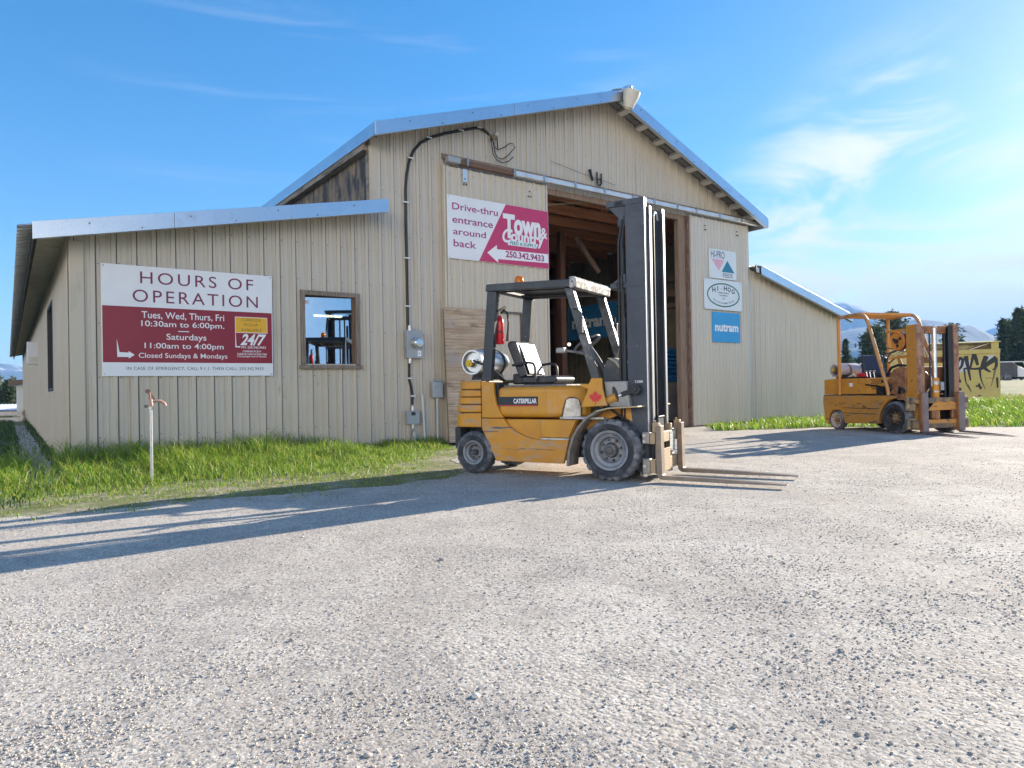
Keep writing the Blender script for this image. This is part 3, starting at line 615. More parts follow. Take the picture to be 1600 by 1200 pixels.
mb = MB(); mb.prism([(4.335, 5.37), (4.36, 5.37), (4.36, 5.585), (4.335, 5.585)], -.50, 34.3); o = mb.build('fascia', galv, barn); o['label'] = 'left eave flashing of the main roof'
mb = MB(); mb.prism([(15.555, 5.16), (15.585, 5.16), (15.585, 5.40), (15.555, 5.40)], -.50, 34.3); o = mb.build('fascia', galv, barn); o['label'] = 'right eave flashing of the main roof'
mb = MB(); mb.prism([(15.40, zR(15.4)-.17), (15.545, zR(15.5)-.17), (15.545, zR(15.5)+.03), (15.40, zR(15.4)+.03)], -.26, -.24); mb.build('return_flashing', galv, barn)
mb = MB(); mb.prism([(9.95, 7.46), (10.2, 7.545), (10.42, 7.46), (10.42, 7.48), (10.2, 7.565), (9.95, 7.48)], -.515, 34.3); mb.build('ridge_cap', roof_mat, barn)
for k in range(9):
    u = 10.62+k*.575; c = Vector((u, 0, zM(u)-.075)); d = Vector((15.58-10.2, 0, 5.38-7.49)).normalized()
    mb = MB(); mb.bar(c-d*.07+Vector((0, -.475, 0)), c+d*.07+Vector((0, -.475, 0)), .001, .001)
    mb = MB(); n_ = Vector((d.z, 0, -d.x)); 
    pts = [c-d*.07-n_*.045, c+d*.07-n_*.045, c+d*.07+n_*.045, c-d*.07+n_*.045]
    mb.prism([(p.x, p.z) for p in pts], -.478, -.03); mb.build('lookout', white_paint, barn, .004)
for u in (8.9, 9.45, 5.0):
    c = Vector((u, 0, zM(u)-.07)); d = Vector((5.86, 0, 1.94)).normalized(); n_ = Vector((-d.z, 0, d.x)); pts = [c-d*.07-n_*.04, c+d*.07-n_*.04, c+d*.07+n_*.04, c-d*.07+n_*.04]
    mb = MB(); mb.prism([(p.x, p.z) for p in pts], -.478, -.03); mb.build('lookout', white_paint, barn, .004)

# window in the left wing
mb = MB(); a, b, c, d = WIN; e = .075
mb.prism([(a-e, d+e), (b+e, d+e), (b, d), (a, d)], -.05, .06).prism([(a-e, c-.02), (a, c), (a, d), (a-e, d+e)], -.05, .06).prism([(b, c), (b+e, c-.02), (b+e, d+e), (b, d)], -.05, .06)
win = mb.build('window', old_wood, barn, .004); win['label'] = 'weathered timber window'
mb = MB(); mb.box(a-e-.02, b+e+.02, -.07, .06, c-.085, c-.022); mb.build('sill', old_wood, win, .004)
mb = MB(); mb.prism([(a, .115), (b, .030), (b, .035), (a, .120)], c-.02, d, 'z'); mb.build('pane', window_glass, win)
mb = MB(); mb.box(b-.05, b, .01, .029, c, d); mb.build('sash', M('brown_sash', (.15, .10, .06), .7), win)
mb = MB(); mb.box(a, a+.03, .085, .11, c, d); mb.build('sash', MATS['brown_sash'], win)
mb = MB(); mb.box(a+.05, a+.115, .095, .102, d-.13, d-.07); mb.build('sticker', white_plain, win)
a, b, c, d = sw
mb = MB(); mb.box(-.05, .05, a-.06, a, c-.06, d+.06).box(-.05, .05, b, b+.06, c-.06, d+.06).box(-.05, .05, a, b, d, d+.06).box(-.05, .05, a, b, c-.06, c)
w2 = mb.build('window', M('charcoal_frame', (.03, .03, .032), .6), barn, .004); w2['label'] = 'dark framed side window'
mb = MB(); mb.box(-.012, -.008, a, b, c, d); mb.build('pane', window_glass, w2)

# doorway
mb = MB(); mb.box(12.60, 12.83, -.005, .14, .02, 5.22); o = mb.build('door_jamb', brown_wood, barn, .006)
mb = MB(); mb.box(12.84, 12.90, -.085, .02, .03, 5.2); mb.build('door_jamb', rust_paint, barn, .006)
mb = MB(); mb.box(5.9, 15.74, -.045, -.022, 5.37, 5.47).box(8.4, 12.6, .0, .10, 5.10, 5.22); mb.build('door_header', brown_wood, barn, .004)
mb = MB(); mb.mat(0).box(7.5, 15.75, -.235, -.125, 5.262, 5.365).mat(1).box(6.22, 7.495, -.215, -.11, 5.265, 5.36).mat(2).box(5.93, 6.21, -.23, -.10, 5.27, 5.385)
trk = mb.build('door_track', [M('white_track_steel', (.66, .67, .68), .4, .4, [((.5, .5, .5), 4, .5, .7), ((.3, .26, .22), 8, .66, .8)]), M('brown_track', (.15, .085, .05), .7, 0, [((.28, .17, .11), 6, .5, .7, (.3, 2, 2))]), grey_box], barn, .012)
for u in (6.35, 7.45, 8.2, 9.05, 9.9, 10.8, 11.5, 12.3, 13.0, 13.9, 14.8, 15.6):
    mb = MB(); mb.box(u-.025, u+.025, -.25, -.03, 5.366, 5.385).box(u-.025, u+.025, -.252, -.236, 5.25, 5.40).box(u-.025, u+.025, -.04, -.028, 5.33, 5.43); mb.build('track_bracket', steel, trk, .003)
def slide_door(u0, u1, w, label, m, ph, holes=(), screws=()):
    mb = MB(); siding_sheet(mb, u0, u1, .04, lambda u: 5.22, holes, mp=lambda s, v, o: (s, w-o, v), phase=ph, screws=screws)
    o = mb.build('sliding_door', [m, screw_m, seam_m], barn, recalc=False); o['label'] = label
    f = MB(); f.box(u0, u0+.035, w-.026, w+.06, .03, 5.24).box(u1-.035, u1, w-.026, w+.06, .03, 5.24).box(u0+.035, u1-.035, w+.002, w+.06, 5.1, 5.22).box(u0+.035, u1-.035, w+.004, w+.06, .04, .2).box(u0+.035, u1-.035, w+.004, w+.06, 3.0, 3.14)
    f.build('door_frame', m, o, .004); return o
wk = (6.80, 7.70, -1, 2.56)
dl = slide_door(5.88, 8.37, -.105, 'left sliding door', M('door_siding', (.60, .53, .42), .4, .05, [((.53, .46, .365), 1.3, .42, .75, (1, 1, .2)), ((.38, .33, .26), 4, .62, .95, (3, 3, .2))], (5, .12, .02, (1, 1, .4))), .06, [wk], (.4, 3.1, 5.1))
mb = MB(); siding_sheet(mb, 6.8, 7.7, .05, lambda u: 2.555, mp=lambda s, v, o: (s, -.055-o, v)); wd_ = mb.build('wicket_door', [siding, screw_m, seam_m], dl, recalc=False)
mb = MB(); mb.box(7.655, 7.70, -.105, -.05, .05, 2.56).box(6.80, 6.83, -.105, -.05, .05, 2.56).box(6.83, 7.655, -.106, -.05, 2.52, 2.56); mb.build('door_frame', M('dark_wicket_frame', (.14, .13, .11), .6), wd_)
mb = MB(); mb.box(7.665, 7.69, -.13, -.108, 1.85, 2.0); mb.build('handle', dark_iron, wd_)
dr = slide_door(12.905, 15.2, -.105, 'right sliding door', siding_grey, .0, (), (.4, 1.3, 2.15, 3.1, 4.1, 5.0))
for d_, us in ((dl, (6.35, 7.9)), (dr, (13.45, 14.75))):
    for i, u in enumerate(us):
        mb = MB()
        if u == 6.35: mb.mat(1).box(u-.05, u+.05, -.136, -.131, 4.97, 5.22)
        mb.mat(0)
        for dx, dz in ((-.03, 5.02), (.03, 5.02), (0, 5.12)): mb.cyl((u+dx, -.145, dz-.09), (u+dx, -.125, dz-.09), .014, n=8)
        mb.build('hanger', [dark_iron, M('pale_hanger_plate', (.55, .66, .74), .4, .3)], d_)

# inside
for k in range(12):
    w = .62+k*.93; mb = MB(); v0 = 5.24
    mb.box(4.6, 15.3, w, w+.09, v0, v0+.24)
    for u in (6.2, 8.0, 9.8, 11.6, 13.4):
        mb.bar((u, w+.045, v0+.22), (u+.95, w+.045, zM(u+.95)-.35), .05, .10); mb.bar((u+.95, w+.045, zM(u+.95)-.35), (u+1.8, w+.045, v0+.22), .05, .10)
    d1 = Vector((1, 0, .331)).normalized(); mb.bar((4.6, w+.045, zM(4.6)-.22), (10.2, w+.045, 7.24), .06, .16); mb.bar((10.2, w+.045, 7.24), (15.3, w+.045, zM(15.3)-.22), .06, .16)
    mb.build('roof_truss', red_wood, barn, .006)
mb = MB(); mb.bar((8.6, .45, 4.98), (10.6, .35, 5.33), .03, .03); mb.build('tie_rod', M('rod_tan', (.32, .25, .17), .6), barn)
mb = MB(); mb.bar((11.9, 3.0, 5.15), (12.75, 3.0, 4.25), .06, .14); mb.build('knee_brace', brown_wood, barn)
for u, w in ((11.35, 3.0), (13.25, 5.4), (14.9, 1.5), (14.9, 4.5), (14.9, 7.5), (9.2, 9.0)):
    mb = MB(); mb.box(u, u+.17, w, w+.17, 0, 5.25); mb.build('inner_post', M('dark_red_post', (.16, .075, .04), .8, 0, [((.09, .045, .03), 5, .45, .7, (3, 3, .3))]), barn, .01)
mb = MB(); mb.box(15.22, 15.36, .2, 30, 4.12, 4.30).box(15.22, 15.36, .2, 30, 3.35, 3.5).box(14.85, 14.95, 1.0, 9, 3.62, 3.80); mb.build('wall_girt', brown_wood, barn)

# ------------------------------------------------------------------ signs
def board(name, label, u0, v0, W, H, m, w=-.024, th=.018, skew=0):
    t = on_wall(name, label, 'sign', u0, v0, w)
    mb = MB(); mb.box(0, W, -th, 0, 0, H); mb.build('board', m, t, .002)
    mb = MB()
    for x in (.03, W-.03):
        for z in (.03, H-.03): mb.cyl((x, -th-.004, z), (x, -th, z), .009, n=8)
    mb.build('screw', steel, t); return t, -th
def panel(t, poly, y, m, name='colour_panel'): mb = MB(); mb.prism(poly, y-.001, y+.0005); return mb.build(name, m, t)
# hours of operation
W, H = 2.365, 1.59
t, y = board('hours_sign', 'large white and maroon opening hours sign on the left wing', .35, 1.305, W, H, white_plain)
X = lambda a: a*W
Z = lambda a: a*H
panel(t, [(.012, Z(.124)), (W-.012, Z(.124)), (W-.012, Z(.627)), (.012, Z(.627))], y, maroon)
yt = y-.0012
text('HOURS OF', (X(.207), X(.876), Z(.842), Z(.951)), maroon_text, t, y, space=1.25)
text('OPERATION', (X(.165), X(.905), Z(.672), Z(.785)), maroon_text, t, y, space=1.25)
text('Tues, Wed, Thurs, Fri', (X(.212), X(.690), Z(.518), Z(.59)), white_text, t, yt, bold=.006)
text('10:30am to 6:00pm.', (X(.210), X(.690), Z(.438), Z(.506)), white_text, t, yt, bold=.006)
panel(t, [(X(.415), Z(.412)), (X(.478), Z(.412)), (X(.478), Z(.420)), (X(.415), Z(.420))], yt, white_text, 'divider')
text('Saturdays', (X(.348), X(.58), Z(.318), Z(.392)), white_text, t, yt, bold=.006)
text('11:00am to 4:00pm', (X(.226), X(.684), Z(.238), Z(.305)), white_text, t, yt, bold=.006)
text('Closed Sundays & Mondays', (X(.194), X(.706), Z(.152), Z(.212)), white_text, t, yt, bold=.006)
panel(t, [(X(.078), Z(.335)), (X(.092), Z(.215)), (X(.14), Z(.212)), (X(.14), Z(.226)), (X(.172), Z(.192)), (X(.14), Z(.158)), (X(.14), Z(.172)), (X(.08), Z(.172))], yt, white_text, 'arrow')
panel(t, [(X(.757), Z(.421)), (X(.965), Z(.421)), (X(.965), Z(.578)), (X(.757), Z(.578))], y-.0008, white_text, 'panel_edge')
panel(t, [(X(.760), Z(.426)), (X(.962), Z(.426)), (X(.962), Z(.573)), (X(.760), Z(.573))], y-.0016, amber_panel)
for s_, a, b, zz in (('CURBSIDE', .795, .922, .535), ('PICKUP', .815, .905, .488), ('AVAILABLE', .795, .927, .437)):
    text(s_, (X(a), X(b), Z(zz), Z(zz+.029)), olive_text, t, y-.0028, space=1.1)
text('24/7', (X(.788), X(.958), Z(.298), Z(.412)), white_text, t, yt, bold=.03, shear=.35)
panel(t, [(X(.757), Z(.42)), (X(.760), Z(.42)), (X(.764), Z(.29)), (X(.782), Z(.29)), (X(.782), Z(.294)), (X(.79), Z(.2835)), (X(.782), Z(.273)), (X(.782), Z(.278)), (X(.757), Z(.278))], yt, white_text, 'arrow')
text('PH: 250.342.9433', (X(.796), X(.953), Z(.268), Z(.292)), white_text, t, yt, bold=.01)
text('CURBSIDE PICKUP', (X(.803), X(.922), Z(.232), Z(.250)), white_text, t, yt, bold=.01)
text('Available On Credit Card Orders Called', (X(.768), X(.958), Z(.204), Z(.226)), white_text, t, yt, bold=.01)
text('In During Regular Hours Of Operation.', (X(.768), X(.958), Z(.178), Z(.199)), white_text, t, yt, bold=.01)
text('IN CASE OF EMERGENCY, CALL 9.1.1. THEN CALL: 250.342.9433', (X(.128), X(.935), Z(.052), Z(.086)), dark_text, t, y, space=1.12)
# drive-thru sign on the left sliding door
W, H = 2.43, 1.19
t, y = board('drive_thru_sign', 'white and magenta drive-thru sign with arrow on the left sliding door', 5.935, 3.49, W, H, white_plain, -.13)
panel(t, [(X(.285), 0.004), (W-.006, .004), (W-.006, H-.004), (X(.555), H-.004)], y, pink)
for s_, a, b, z0, z1 in (('Drive-thru', .045, .475, .775, .885), ('entrance', .045, .425, .565, .66), ('around', .05, .355, .382, .487), ('back', .052, .262, .19, .305)):
    text(s_, (X(a), X(b), Z(z0), Z(z1)), pink_text, t, y, bold=.012)
yt = y-.0012
text('T', (X(.525), X(.645), Z(.44), Z(.845)), white_text, t, yt, bold=.035)
text('own', (X(.635), X(.915), Z(.50), Z(.775)), white_text, t, yt, bold=.045)
text('&', (X(.915), X(.985), Z(.515), Z(.70)), white_text, t, yt, bold=.02)
text('C', (X(.515), X(.62), Z(.36), Z(.60)), white_text, t, yt-.0016, bold=.02, shear=.3)
text('ountry', (X(.60), X(.945), Z(.335), Z(.56)), white_text, t, yt-.0016, bold=.035)
panel(t, [(X(.565), Z(.325)), (X(.862), Z(.325)), (X(.885), Z(.405)), (X(.59), Z(.405))], yt-.0032, white_text)
text('FEED & SUPPLY', (X(.592), X(.865), Z(.338), Z(.394)), teal_text, t, yt-.0044, bold=.02)
panel(t, [(X(.365), Z(.155)), (X(.47), Z(.01)), (X(.47), Z(.07)), (X(.992), Z(.10)), (X(.992), Z(.255)), (X(.46), Z(.23)), (X(.46), Z(.30))], yt, white_text, 'arrow')
text('250.342.9433', (X(.545), X(.945), Z(.115), Z(.225)), pink_text, t, yt-.0014, bold=.03)
# three signs on the right sliding door
W, H = 1.10, .74
t, y = board('feeds_sign', 'pale square sign with pink and teal triangles, topmost on the right door', 13.575, 3.735, W, H, pale_sign, -.13)
text('HI-PRO', (X(.06), X(.56), Z(.70), Z(.95)), dark_text, t, y)
panel(t, [(X(.06), Z(.66)), (X(.55), Z(.66)), (X(.34), Z(.27))], y, faded_pink, 'triangle')
panel(t, [(X(.44), Z(.245)), (X(.92), Z(.245)), (X(.66), Z(.66))], y, teal_vinyl, 'triangle')
text('FEEDS', (X(.49), X(.85), Z(.06), Z(.21)), dark_text, t, y)
W, H = 1.53, .765
t, y = board('livestock_equipment_sign', 'white sign with a dark green oval ring on the right door', 13.33, 2.935, W, H, pale_sign, -.15)
ring = MB(); n = 64; vs = []
for i in range(n):
    a = 2*math.pi*i/n; c, s_ = math.cos(a), math.sin(a)
    vs += [(X(.5)+X(.435)*c, y-.001, Z(.5)+Z(.40)*s_), (X(.5)+X(.405)*c, y-.001, Z(.5)+Z(.355)*s_)]
ring.add(vs, [(2*i, 2*i+1, (2*i+3) % (2*n), (2*i+2) % (2*n)) for i in range(n)]); ring.build('oval_ring', green_ring, t)
for i, ch in enumerate('HI•HOG'):
    f = (i-2.5)/2.5; x = .5+.255*f; z = .66-.085*f*f; wd = .085 if ch in 'HOG' else (.020 if ch == 'I' else .022)
    if ch == '•': mb = MB(); mb.cyl((X(x), y-.0015, Z(.71)), (X(x), y, Z(.71)), .014, n=10); mb.build('dot', dark_text, t); continue
    text(ch, (X(x-wd/2), X(x+wd/2), Z(z), Z(z+.155)), dark_text, t, y, bold=.03)
text('FARM & RANCH', (X(.355), X(.645), Z(.545), Z(.595)), dark_text, t, y, bold=.01)
text('EQUIPMENT', (X(.39), X(.61), Z(.455), Z(.505)), dark_text, t, y, bold=.01)
text('LTD', (X(.47), X(.53), Z(.36), Z(.41)), dark_text, t, y, bold=.01)
s_ = 'THE OUTSTANDING BRAND'
for i, ch in enumerate(s_):
    f = (i-(len(s_)-1)/2)/((len(s_)-1)/2)
    if ch != ' ': text(ch, (X(.5+.27*f-.009), X(.5+.27*f+.009), Z(.20+.11*f*f), Z(.255+.11*f*f)), dark_text, t, y, bold=.01)
W, H = 1.14, .765
t, y = board('pet_food_sign', 'bright blue square sign with one white word, lowest on the right door', 13.645, 2.115, W, H, sky_blue, -.13)
text('nutram', (X(.09), X(.93), Z(.36), Z(.62)), white_text, t, y, bold=.035)
# banner hanging inside, parallel to the side walls
t = thing('cloth_banner', 'dark blue cloth banner with white lettering hanging inside the barn', 'banner', bw(13.55, 5.35, 2.50), BA-R(90))
mb = MB(); nx, nz = 16, 8; Wb, Hb = 2.25, 1.02
for iz in range(nz+1):
    for ix in range(nx+1):
        a, b = ix/nx, iz/nz; mb.v.append((a*Wb, .03*math.sin(a*9+b*3)*(1-b*.6), b*Hb))
mb.f = [(iz*(nx+1)+ix, iz*(nx+1)+ix+1, (iz+1)*(nx+1)+ix+1, (iz+1)*(nx+1)+ix) for iz in range(nz) for ix in range(nx)]; mb.mi = [0]*len(mb.f)
mb.build('cloth', banner_blue, t, smooth=60)
text('nutram', (.30, 1.95, .33, .66), M('banner_lettering', (.62, .66, .68), .5), t, -.035, bold=.04)
for x in (.05, 2.2): mb = MB(); mb.cyl((x, 0, 1.0), (x, 0, 1.16), .008); mb.build('cord', jet_black, t)

# ------------------------------------------------------------------ things on the facade
t = on_wall('plywood_sheet', 'weathered streaky plywood sheet leaning against the left sliding door', 'plywood sheet', 5.815, .02, -.30)
mb = MB(); mb.prism([(0, .03), (.018, .03), (.15, 2.54), (.132, 2.54)], 0, .975, 'x'); mb.mi = [0]*len(mb.f); mb.build('sheet', ply, t, .002)
mb = MB(); mb.prism([(.02, .03), (.06, .03), (.19, 2.52), (.152, 2.52)], .0, .045, 'x'); mb.build('batten', old_wood, t)
# power cable
t = on_wall('power_cable', 'thick black power cable clipped up the wall and over to the gable', 'cable', 5.13, 2.1, -.04)
P = [(0, -.02), (.0, .5), (0, 1.2), (-.005, 2.0), (.0, 2.55), (.03, 2.85), (.09, 3.1), (.18, 3.3), (.32, 3.47), (.55, 3.62), (.85, 3.75), (1.2, 3.88), (1.45, 3.97), (1.62, 4.02), (1.75, 4.0), (1.86, 3.93)]
mb = MB(); mb.tube([(x, 0, z) for x, z in P], [.026]*13+[.028, .028, .022], 10); mb.build('cable', jet_black, t, smooth=60)
for x, z in ((0, .45), (0, 1.32), (-.003, 2.33), (.11, 3.15), (.50, 3.60), (1.2, 3.88), (1.62, 4.02)):
    mb = MB(); mb.box(x-.055, x+.055, -.032, -.026, z-.012, z+.012).box(x-.055, x+.055, -.03, .02, z-.010, z+.010); mb.build('clip', M('pale_clip', (.7, .7, .68), .4), t)
for q in ([(1.86, 3.93), (1.90, 3.80), (1.93, 3.69), (2.04, 3.66), (2.2, 3.74), (2.36, 3.86), (2.44, 3.85)], [(1.86, 3.93), (1.93, 3.75), (1.94, 3.58), (2.02, 3.5), (2.16, 3.5), (2.3, 3.6), (2.42, 3.74), (2.45, 3.78), (2.40, 3.80)], [(1.87, 3.9), (1.90, 3.55), (1.98, 3.44), (2.12, 3.41), (2.3, 3.48), (2.44, 3.6)]):
    mb = MB(); mb.tube([(x, -.04-.03*math.sin(i), z) for i, (x, z) in enumerate(q)], .009, 6); mb.build('loose_wire', jet_black, t, smooth=60)
t = on_wall('wire_insulator', 'small white porcelain insulator under the gable beside the cable end', 'insulator', 7.13, 6.0, -.03)
mb = MB(); mb.lathe([(.0, .07), (.03, .065), (.055, .02), (.05, -.01), (.02, -.015)], (0, -.06, .03), (0, 0, 1), 16); mb.build('cap', white_paint, t, smooth=40)
mb = MB(); mb.bar((-.1, -.02, -.06), (0, -.06, .02), .05, .05); mb.build('bracket', M('bronze_bracket', (.2, .14, .07), .5, .5), t)
mb = MB(); mb.cyl((.03, -.06, -.22), (.01, -.06, .02), .012); mb.build('stem', dark_iron, t)
# meter
t = on_wall('electric_meter', 'grey electric meter box with round glass dial on the wall', 'electric meter', 5.07, 1.61, -.025)
mb = MB(); mb.box(-.01, .31, -.11, 0, 0, .50); mb.build('box', grey_box, t, .008)
mb = MB(); mb.cyl((.185, -.118, .27), (.185, -.11, .27), .115, n=28).cyl((.185, -.15, .27), (.185, -.118, .27), .105, n=28); mb.build('collar', steel, t, smooth=40)
mb = MB(); mb.lathe([(.092, 0), (.092, .06), (.07, .085), (0.001, .09)], (.185, -.15, .27), (0, -1, 0), 28); mb.build('dial_cover', M('meter_glass', (.55, .58, .6), .08, .6), t, smooth=40)
mb = MB(); mb.box(.20, .275, -.114, -.111, .035, .14); mb.build('paper_label', white_plain, t); text('K', (.225, .25, .07, .105), dark_text, t, -.1145)
for z in (.5, 0): mb = MB(); s_ = 1 if z else -1; mb.cyl((.08, -.04, z), (.08, -.04, z+.04*s_), .035, n=8).cyl((.08, -.04, z+.04*s_), (.08, -.04, z+.09*s_), .03, n=14); mb.build('cable_fitting', M('silver_fitting', (.68, .68, .66), .35, .7), t)
t = on_wall('meter_feed_cable', 'short black cable between the meter and the lower grey box', 'cable', 5.15, .73, -.06)
mb = MB(); mb.tube([(0, .02, .84), (-.005, .02, .62), (-.01, .02, .50), (.03, .02, .36), (.055, .02, .2), (.045, .02, .04)], .022, 10); mb.build('cable', jet_black, t, smooth=60)
for x, z in ((-.008, .52), (.05, .20)): mb = MB(); mb.box(x-.05, x+.05, -.012, -.004, z-.012, z+.012); mb.build('clip', MATS['pale_clip'], t)
t = on_wall('junction_box', 'grey junction box low on the wall under the meter', 'junction box', 5.05, .42, -.025)
mb = MB(); mb.box(0, .25, -.10, 0, 0, .245); mb.build('box', grey_box, t, .006)
mb = MB(); mb.box(.08, .16, -.103, -.1, .16, .22); mb.build('plate', decal_black, t)
mb = MB(); mb.cyl((.13, -.05, .245), (.13, -.05, .32), .028, n=14); mb.build('cable_fitting', MATS['silver_fitting'], t)
mb = MB(); mb.cyl((.13, -.05, -.07), (.13, -.05, 0), .028, n=14); mb.build('cable_fitting', MATS['silver_fitting'], t)
mb = MB(); mb.tube([(.13, -.05, -.07), (.14, -.05, -.13), (.15, -.05, -.16)], .02, 10).cyl((.15, -.05, -.42), (.15, -.05, -.15), .045, n=16); mb.build('conduit', pvc, t, smooth=40)
mb = MB(); mb.tube([(.13, -.09, -.09), (.08, -.11, -.14), (.08, -.11, -.2), (.11, -.1, -.25)], .007, 6); mb.build('loose_wire', jet_black, t)
t = on_wall('grey_pipe', 'bare grey plastic pipe standing up the wall right of the junction box', 'pipe', 5.40, 0, -.06)
mb = MB(); mb.lathe([(.026, 0), (.026, .95), (.019, .95), (.019, .9)], (.035, 0, 0), (-.05, 0, 1), 16); mb.build('pipe', pvc, t, smooth=40)
t = on_wall('outlet_box', 'rounded grey outlet box on a thin pipe beside the plywood sheet', 'outlet box', 5.57, .88, -.03)
mb = MB(); mb.box(0, .23, -.11, 0, 0, .31); mb.build('box', grey_box, t, .03, seg=4)
mb = MB(); mb.lathe([(.03, 0), (.035, -.02), (.022, -.04), (.02, -.88)], (.12, -.05, 0), (0.0, 0, 1), 14); mb.build('pipe', pvc, t, smooth=40)
mb = MB(); mb.lathe([(.001, .03), (.05, .02), (.07, 0)], (.12, -.055, .31), (0, 0, 1), 14); mb.build('cap', grey_box, t)
# two dark brackets over the doorway
t = on_wall('slanted_bracket', 'thin slanted dark iron bracket above the door track, the left one', 'bracket', 9.62, 5.56, -.02)
mb = MB(); mb.bar((0, -.05, .24), (.09, -.05, 0), .05, .035).bar((.035, -.05, .235), (.09, -.02, .06), .03, .03); mb.build('plate', dark_iron, t, .005)
t = on_wall('looped_bracket', 'dark iron looped bracket above the door track, the right one', 'bracket', 9.83, 5.52, -.02)
mb = MB(); mb.tube([(.14, -.05, .24), (.145, -.05, .02), (.10, -.05, -.03), (.04, -.05, -.02), (.015, -.05, .04), (.01, -.05, .25)], .018, 8).tube([(.02, -.06, .08), (.08, -.06, .11), (.14, -.06, .08)], .014, 8); mb.build('loop', dark_iron, t, smooth=50)
mb = MB(); mb.box(.0, .035, -.055, -.045, .0, .25); mb.build('plate', dark_iron, t)
mb = MB(); mb.tube([(-1.3, -.03, .27), (-.6, -.035, .18), (-.2, -.04, .13), (.1, -.06, .10), (.6, -.03, .06)], .004, 5); mb.build('wire', dark_iron, t)
# yard light at the ridge
t = on_wall('flood_light', 'white bucket-shaped yard light under the roof peak', 'light', 10.28, 7.10, -.62)
mb = MB(); mb.lathe([(.05, .0), (.10, .0), (.115, .03), (.13, .10), (.165, .20), (.185, .30), (.19, .36), (.16, .38), (.001, .39)], (0, 0, 0), (.15, -.25, 1), 28); mb.build('shade', M('cream_enamel', (.66, .62, .52), .35, 0, [((.5, .46, .38), 6, .5, .8)]), t, smooth=40)
mb = MB(); mb.lathe([(.001, -.03), (.06, -.02), (.085, .01)], (0, 0, 0), (.15, -.25, 1), 24); mb.build('lamp_glass', M('lamp_glass', (.8, .76, .66), .2), t, smooth=60)
mb = MB(); mb.box(-.02, .10, -.05, .12, .33, .50).box(.0, .06, .05, .14, .30, .36); mb.build('bracket', galv, t, .01)
# white box under the eave of the side wall
t = thing('wall_vent_box', 'small white box under the eave of the long left wall', 'vent box', bw(0, 11.5, 1.93), BA)
mb = MB(); mb.box(-.28, -.02, 0, .35, .0, .60); mb.build('box', M('bluish_white_box', (.7, .72, .76), .4), t, .01)
mb = MB(); mb.box(-.25, -.05, -.004, 0, .05, .2); mb.build('louvre', white_paint, t)
# lamp behind the window
t = on_wall('fluorescent_lamp', 'lit tube lamp seen through the left wing window', 'lamp', 3.62, 2.36, .55)
mb = MB(); mb.box(0, .55, 0, .12, .03, .07); mb.build('housing', white_paint, t)
mb = MB(); mb.cyl((.02, .06, .015), (.53, .06, .015), .018, n=10); mb.build('tube', M('lit_tube', (1, .9, .7), .4, emit=((1, .85, .55), 6)), t)
t = thing('light_bulb', 'white bulb hanging in the dark doorway beside the banner', 'bulb', bw(11.6, 3.0, 2.2), BA)
mb = MB(); mb.ball((0, 0, 0), .05); mb.build('bulb', M('white_bulb_glass', (.9, .9, .88), .2, emit=((1, .95, .85), .5)), t, smooth=60)
mb = MB(); mb.tube([(0, 0, .04), (0, 0, .5), (.02, 0, 3.0)], .006, 6); mb.build('cord', jet_black, t)

# feed bags just inside the doorway
def bag_mesh():
    mb = MB(); nx, ny = 10, 6
    for s_ in (1, -1):
        for j in range(ny+1):
            for i in range(nx+1):
                a, b = i/nx*2-1, j/ny*2-1; e = (1-abs(a)**3.2)*(1-abs(b)**3.0)
                mb.v.append((a*.41, b*.24, s_*(.012+.048*e**.6)+.006*math.sin(a*9+b*5+s_)))
    k = (nx+1)*(ny+1)
    for j in range(ny):
        for i in range(nx):
            q = j*(nx+1)+i; mb.f.append((q, q+1, q+nx+2, q+nx+1)); mb.f.append((k+q, k+q+nx+1, k+q+nx+2, k+q+1))
    ed = [i for i in range(nx+1)]+[j*(nx+1)+nx for j in range(1, ny+1)]+[ny*(nx+1)+i for i in range(nx-1, -1, -1)]+[j*(nx+1) for j in range(ny-1, 0, -1)]
    for a, b in zip(ed, ed[1:]+ed[:1]): mb.f.append((a, k+a, k+b, b))
    mb.mi = [0]*len(mb.f); return mb
b0 = bag_mesh().build('feed_bag', blue_bag, None, smooth=60)
ords = ['lowest', 'second lowest', 'third from the bottom', 'fourth from the bottom', 'fifth from the bottom', 'third from the top', 'second from the top', 'topmost']
for i in range(8):
    o = b0 if i == 0 else b0.copy()
    if i: col.objects.link(o)
    o.location = bw(13.42+random.uniform(-.03, .03), 1.15+random.uniform(-.03, .03), 1.165+i*.112); o.rotation_euler = (0, 0, BA+random.uniform(-.06, .06)+(math.pi if i % 2 else 0)); o.scale = (1, 1, 1.1)
    tag(o, ords[i]+' blue feed bag in the stack inside the doorway', 'feed bag', 'blue feed bags stacked inside the doorway')
t = thing('wooden_crate', 'grey plywood crate under the stack of blue feed bags', 'crate', bw(13.0, .88, 0), BA)
for nm, bx in (('front_panel', (0, .86, 0, .02, .12, 1.1)), ('back_panel', (0, .86, .52, .54, .12, 1.1)), ('end_panel', (0, .02, .021, .519, .12, 1.1)), ('end_panel', (.84, .86, .021, .519, .12, 1.1)), ('lid', (0, .86, 0, .54, 1.101, 1.12)), ('runner', (.0, .1, 0, .54, 0, .119)), ('runner', (.76, .86, 0, .54, 0, .119))):
    mb = MB(); mb.box(*bx); mb.build(nm, M('grey_plywood', (.23, .21, .20), .85, 0, [((.16, .15, .145), 3, .45, .7)]), t, .004)
b1 = bag_mesh().build('feed_bag', black_bag, None, smooth=60); first = True
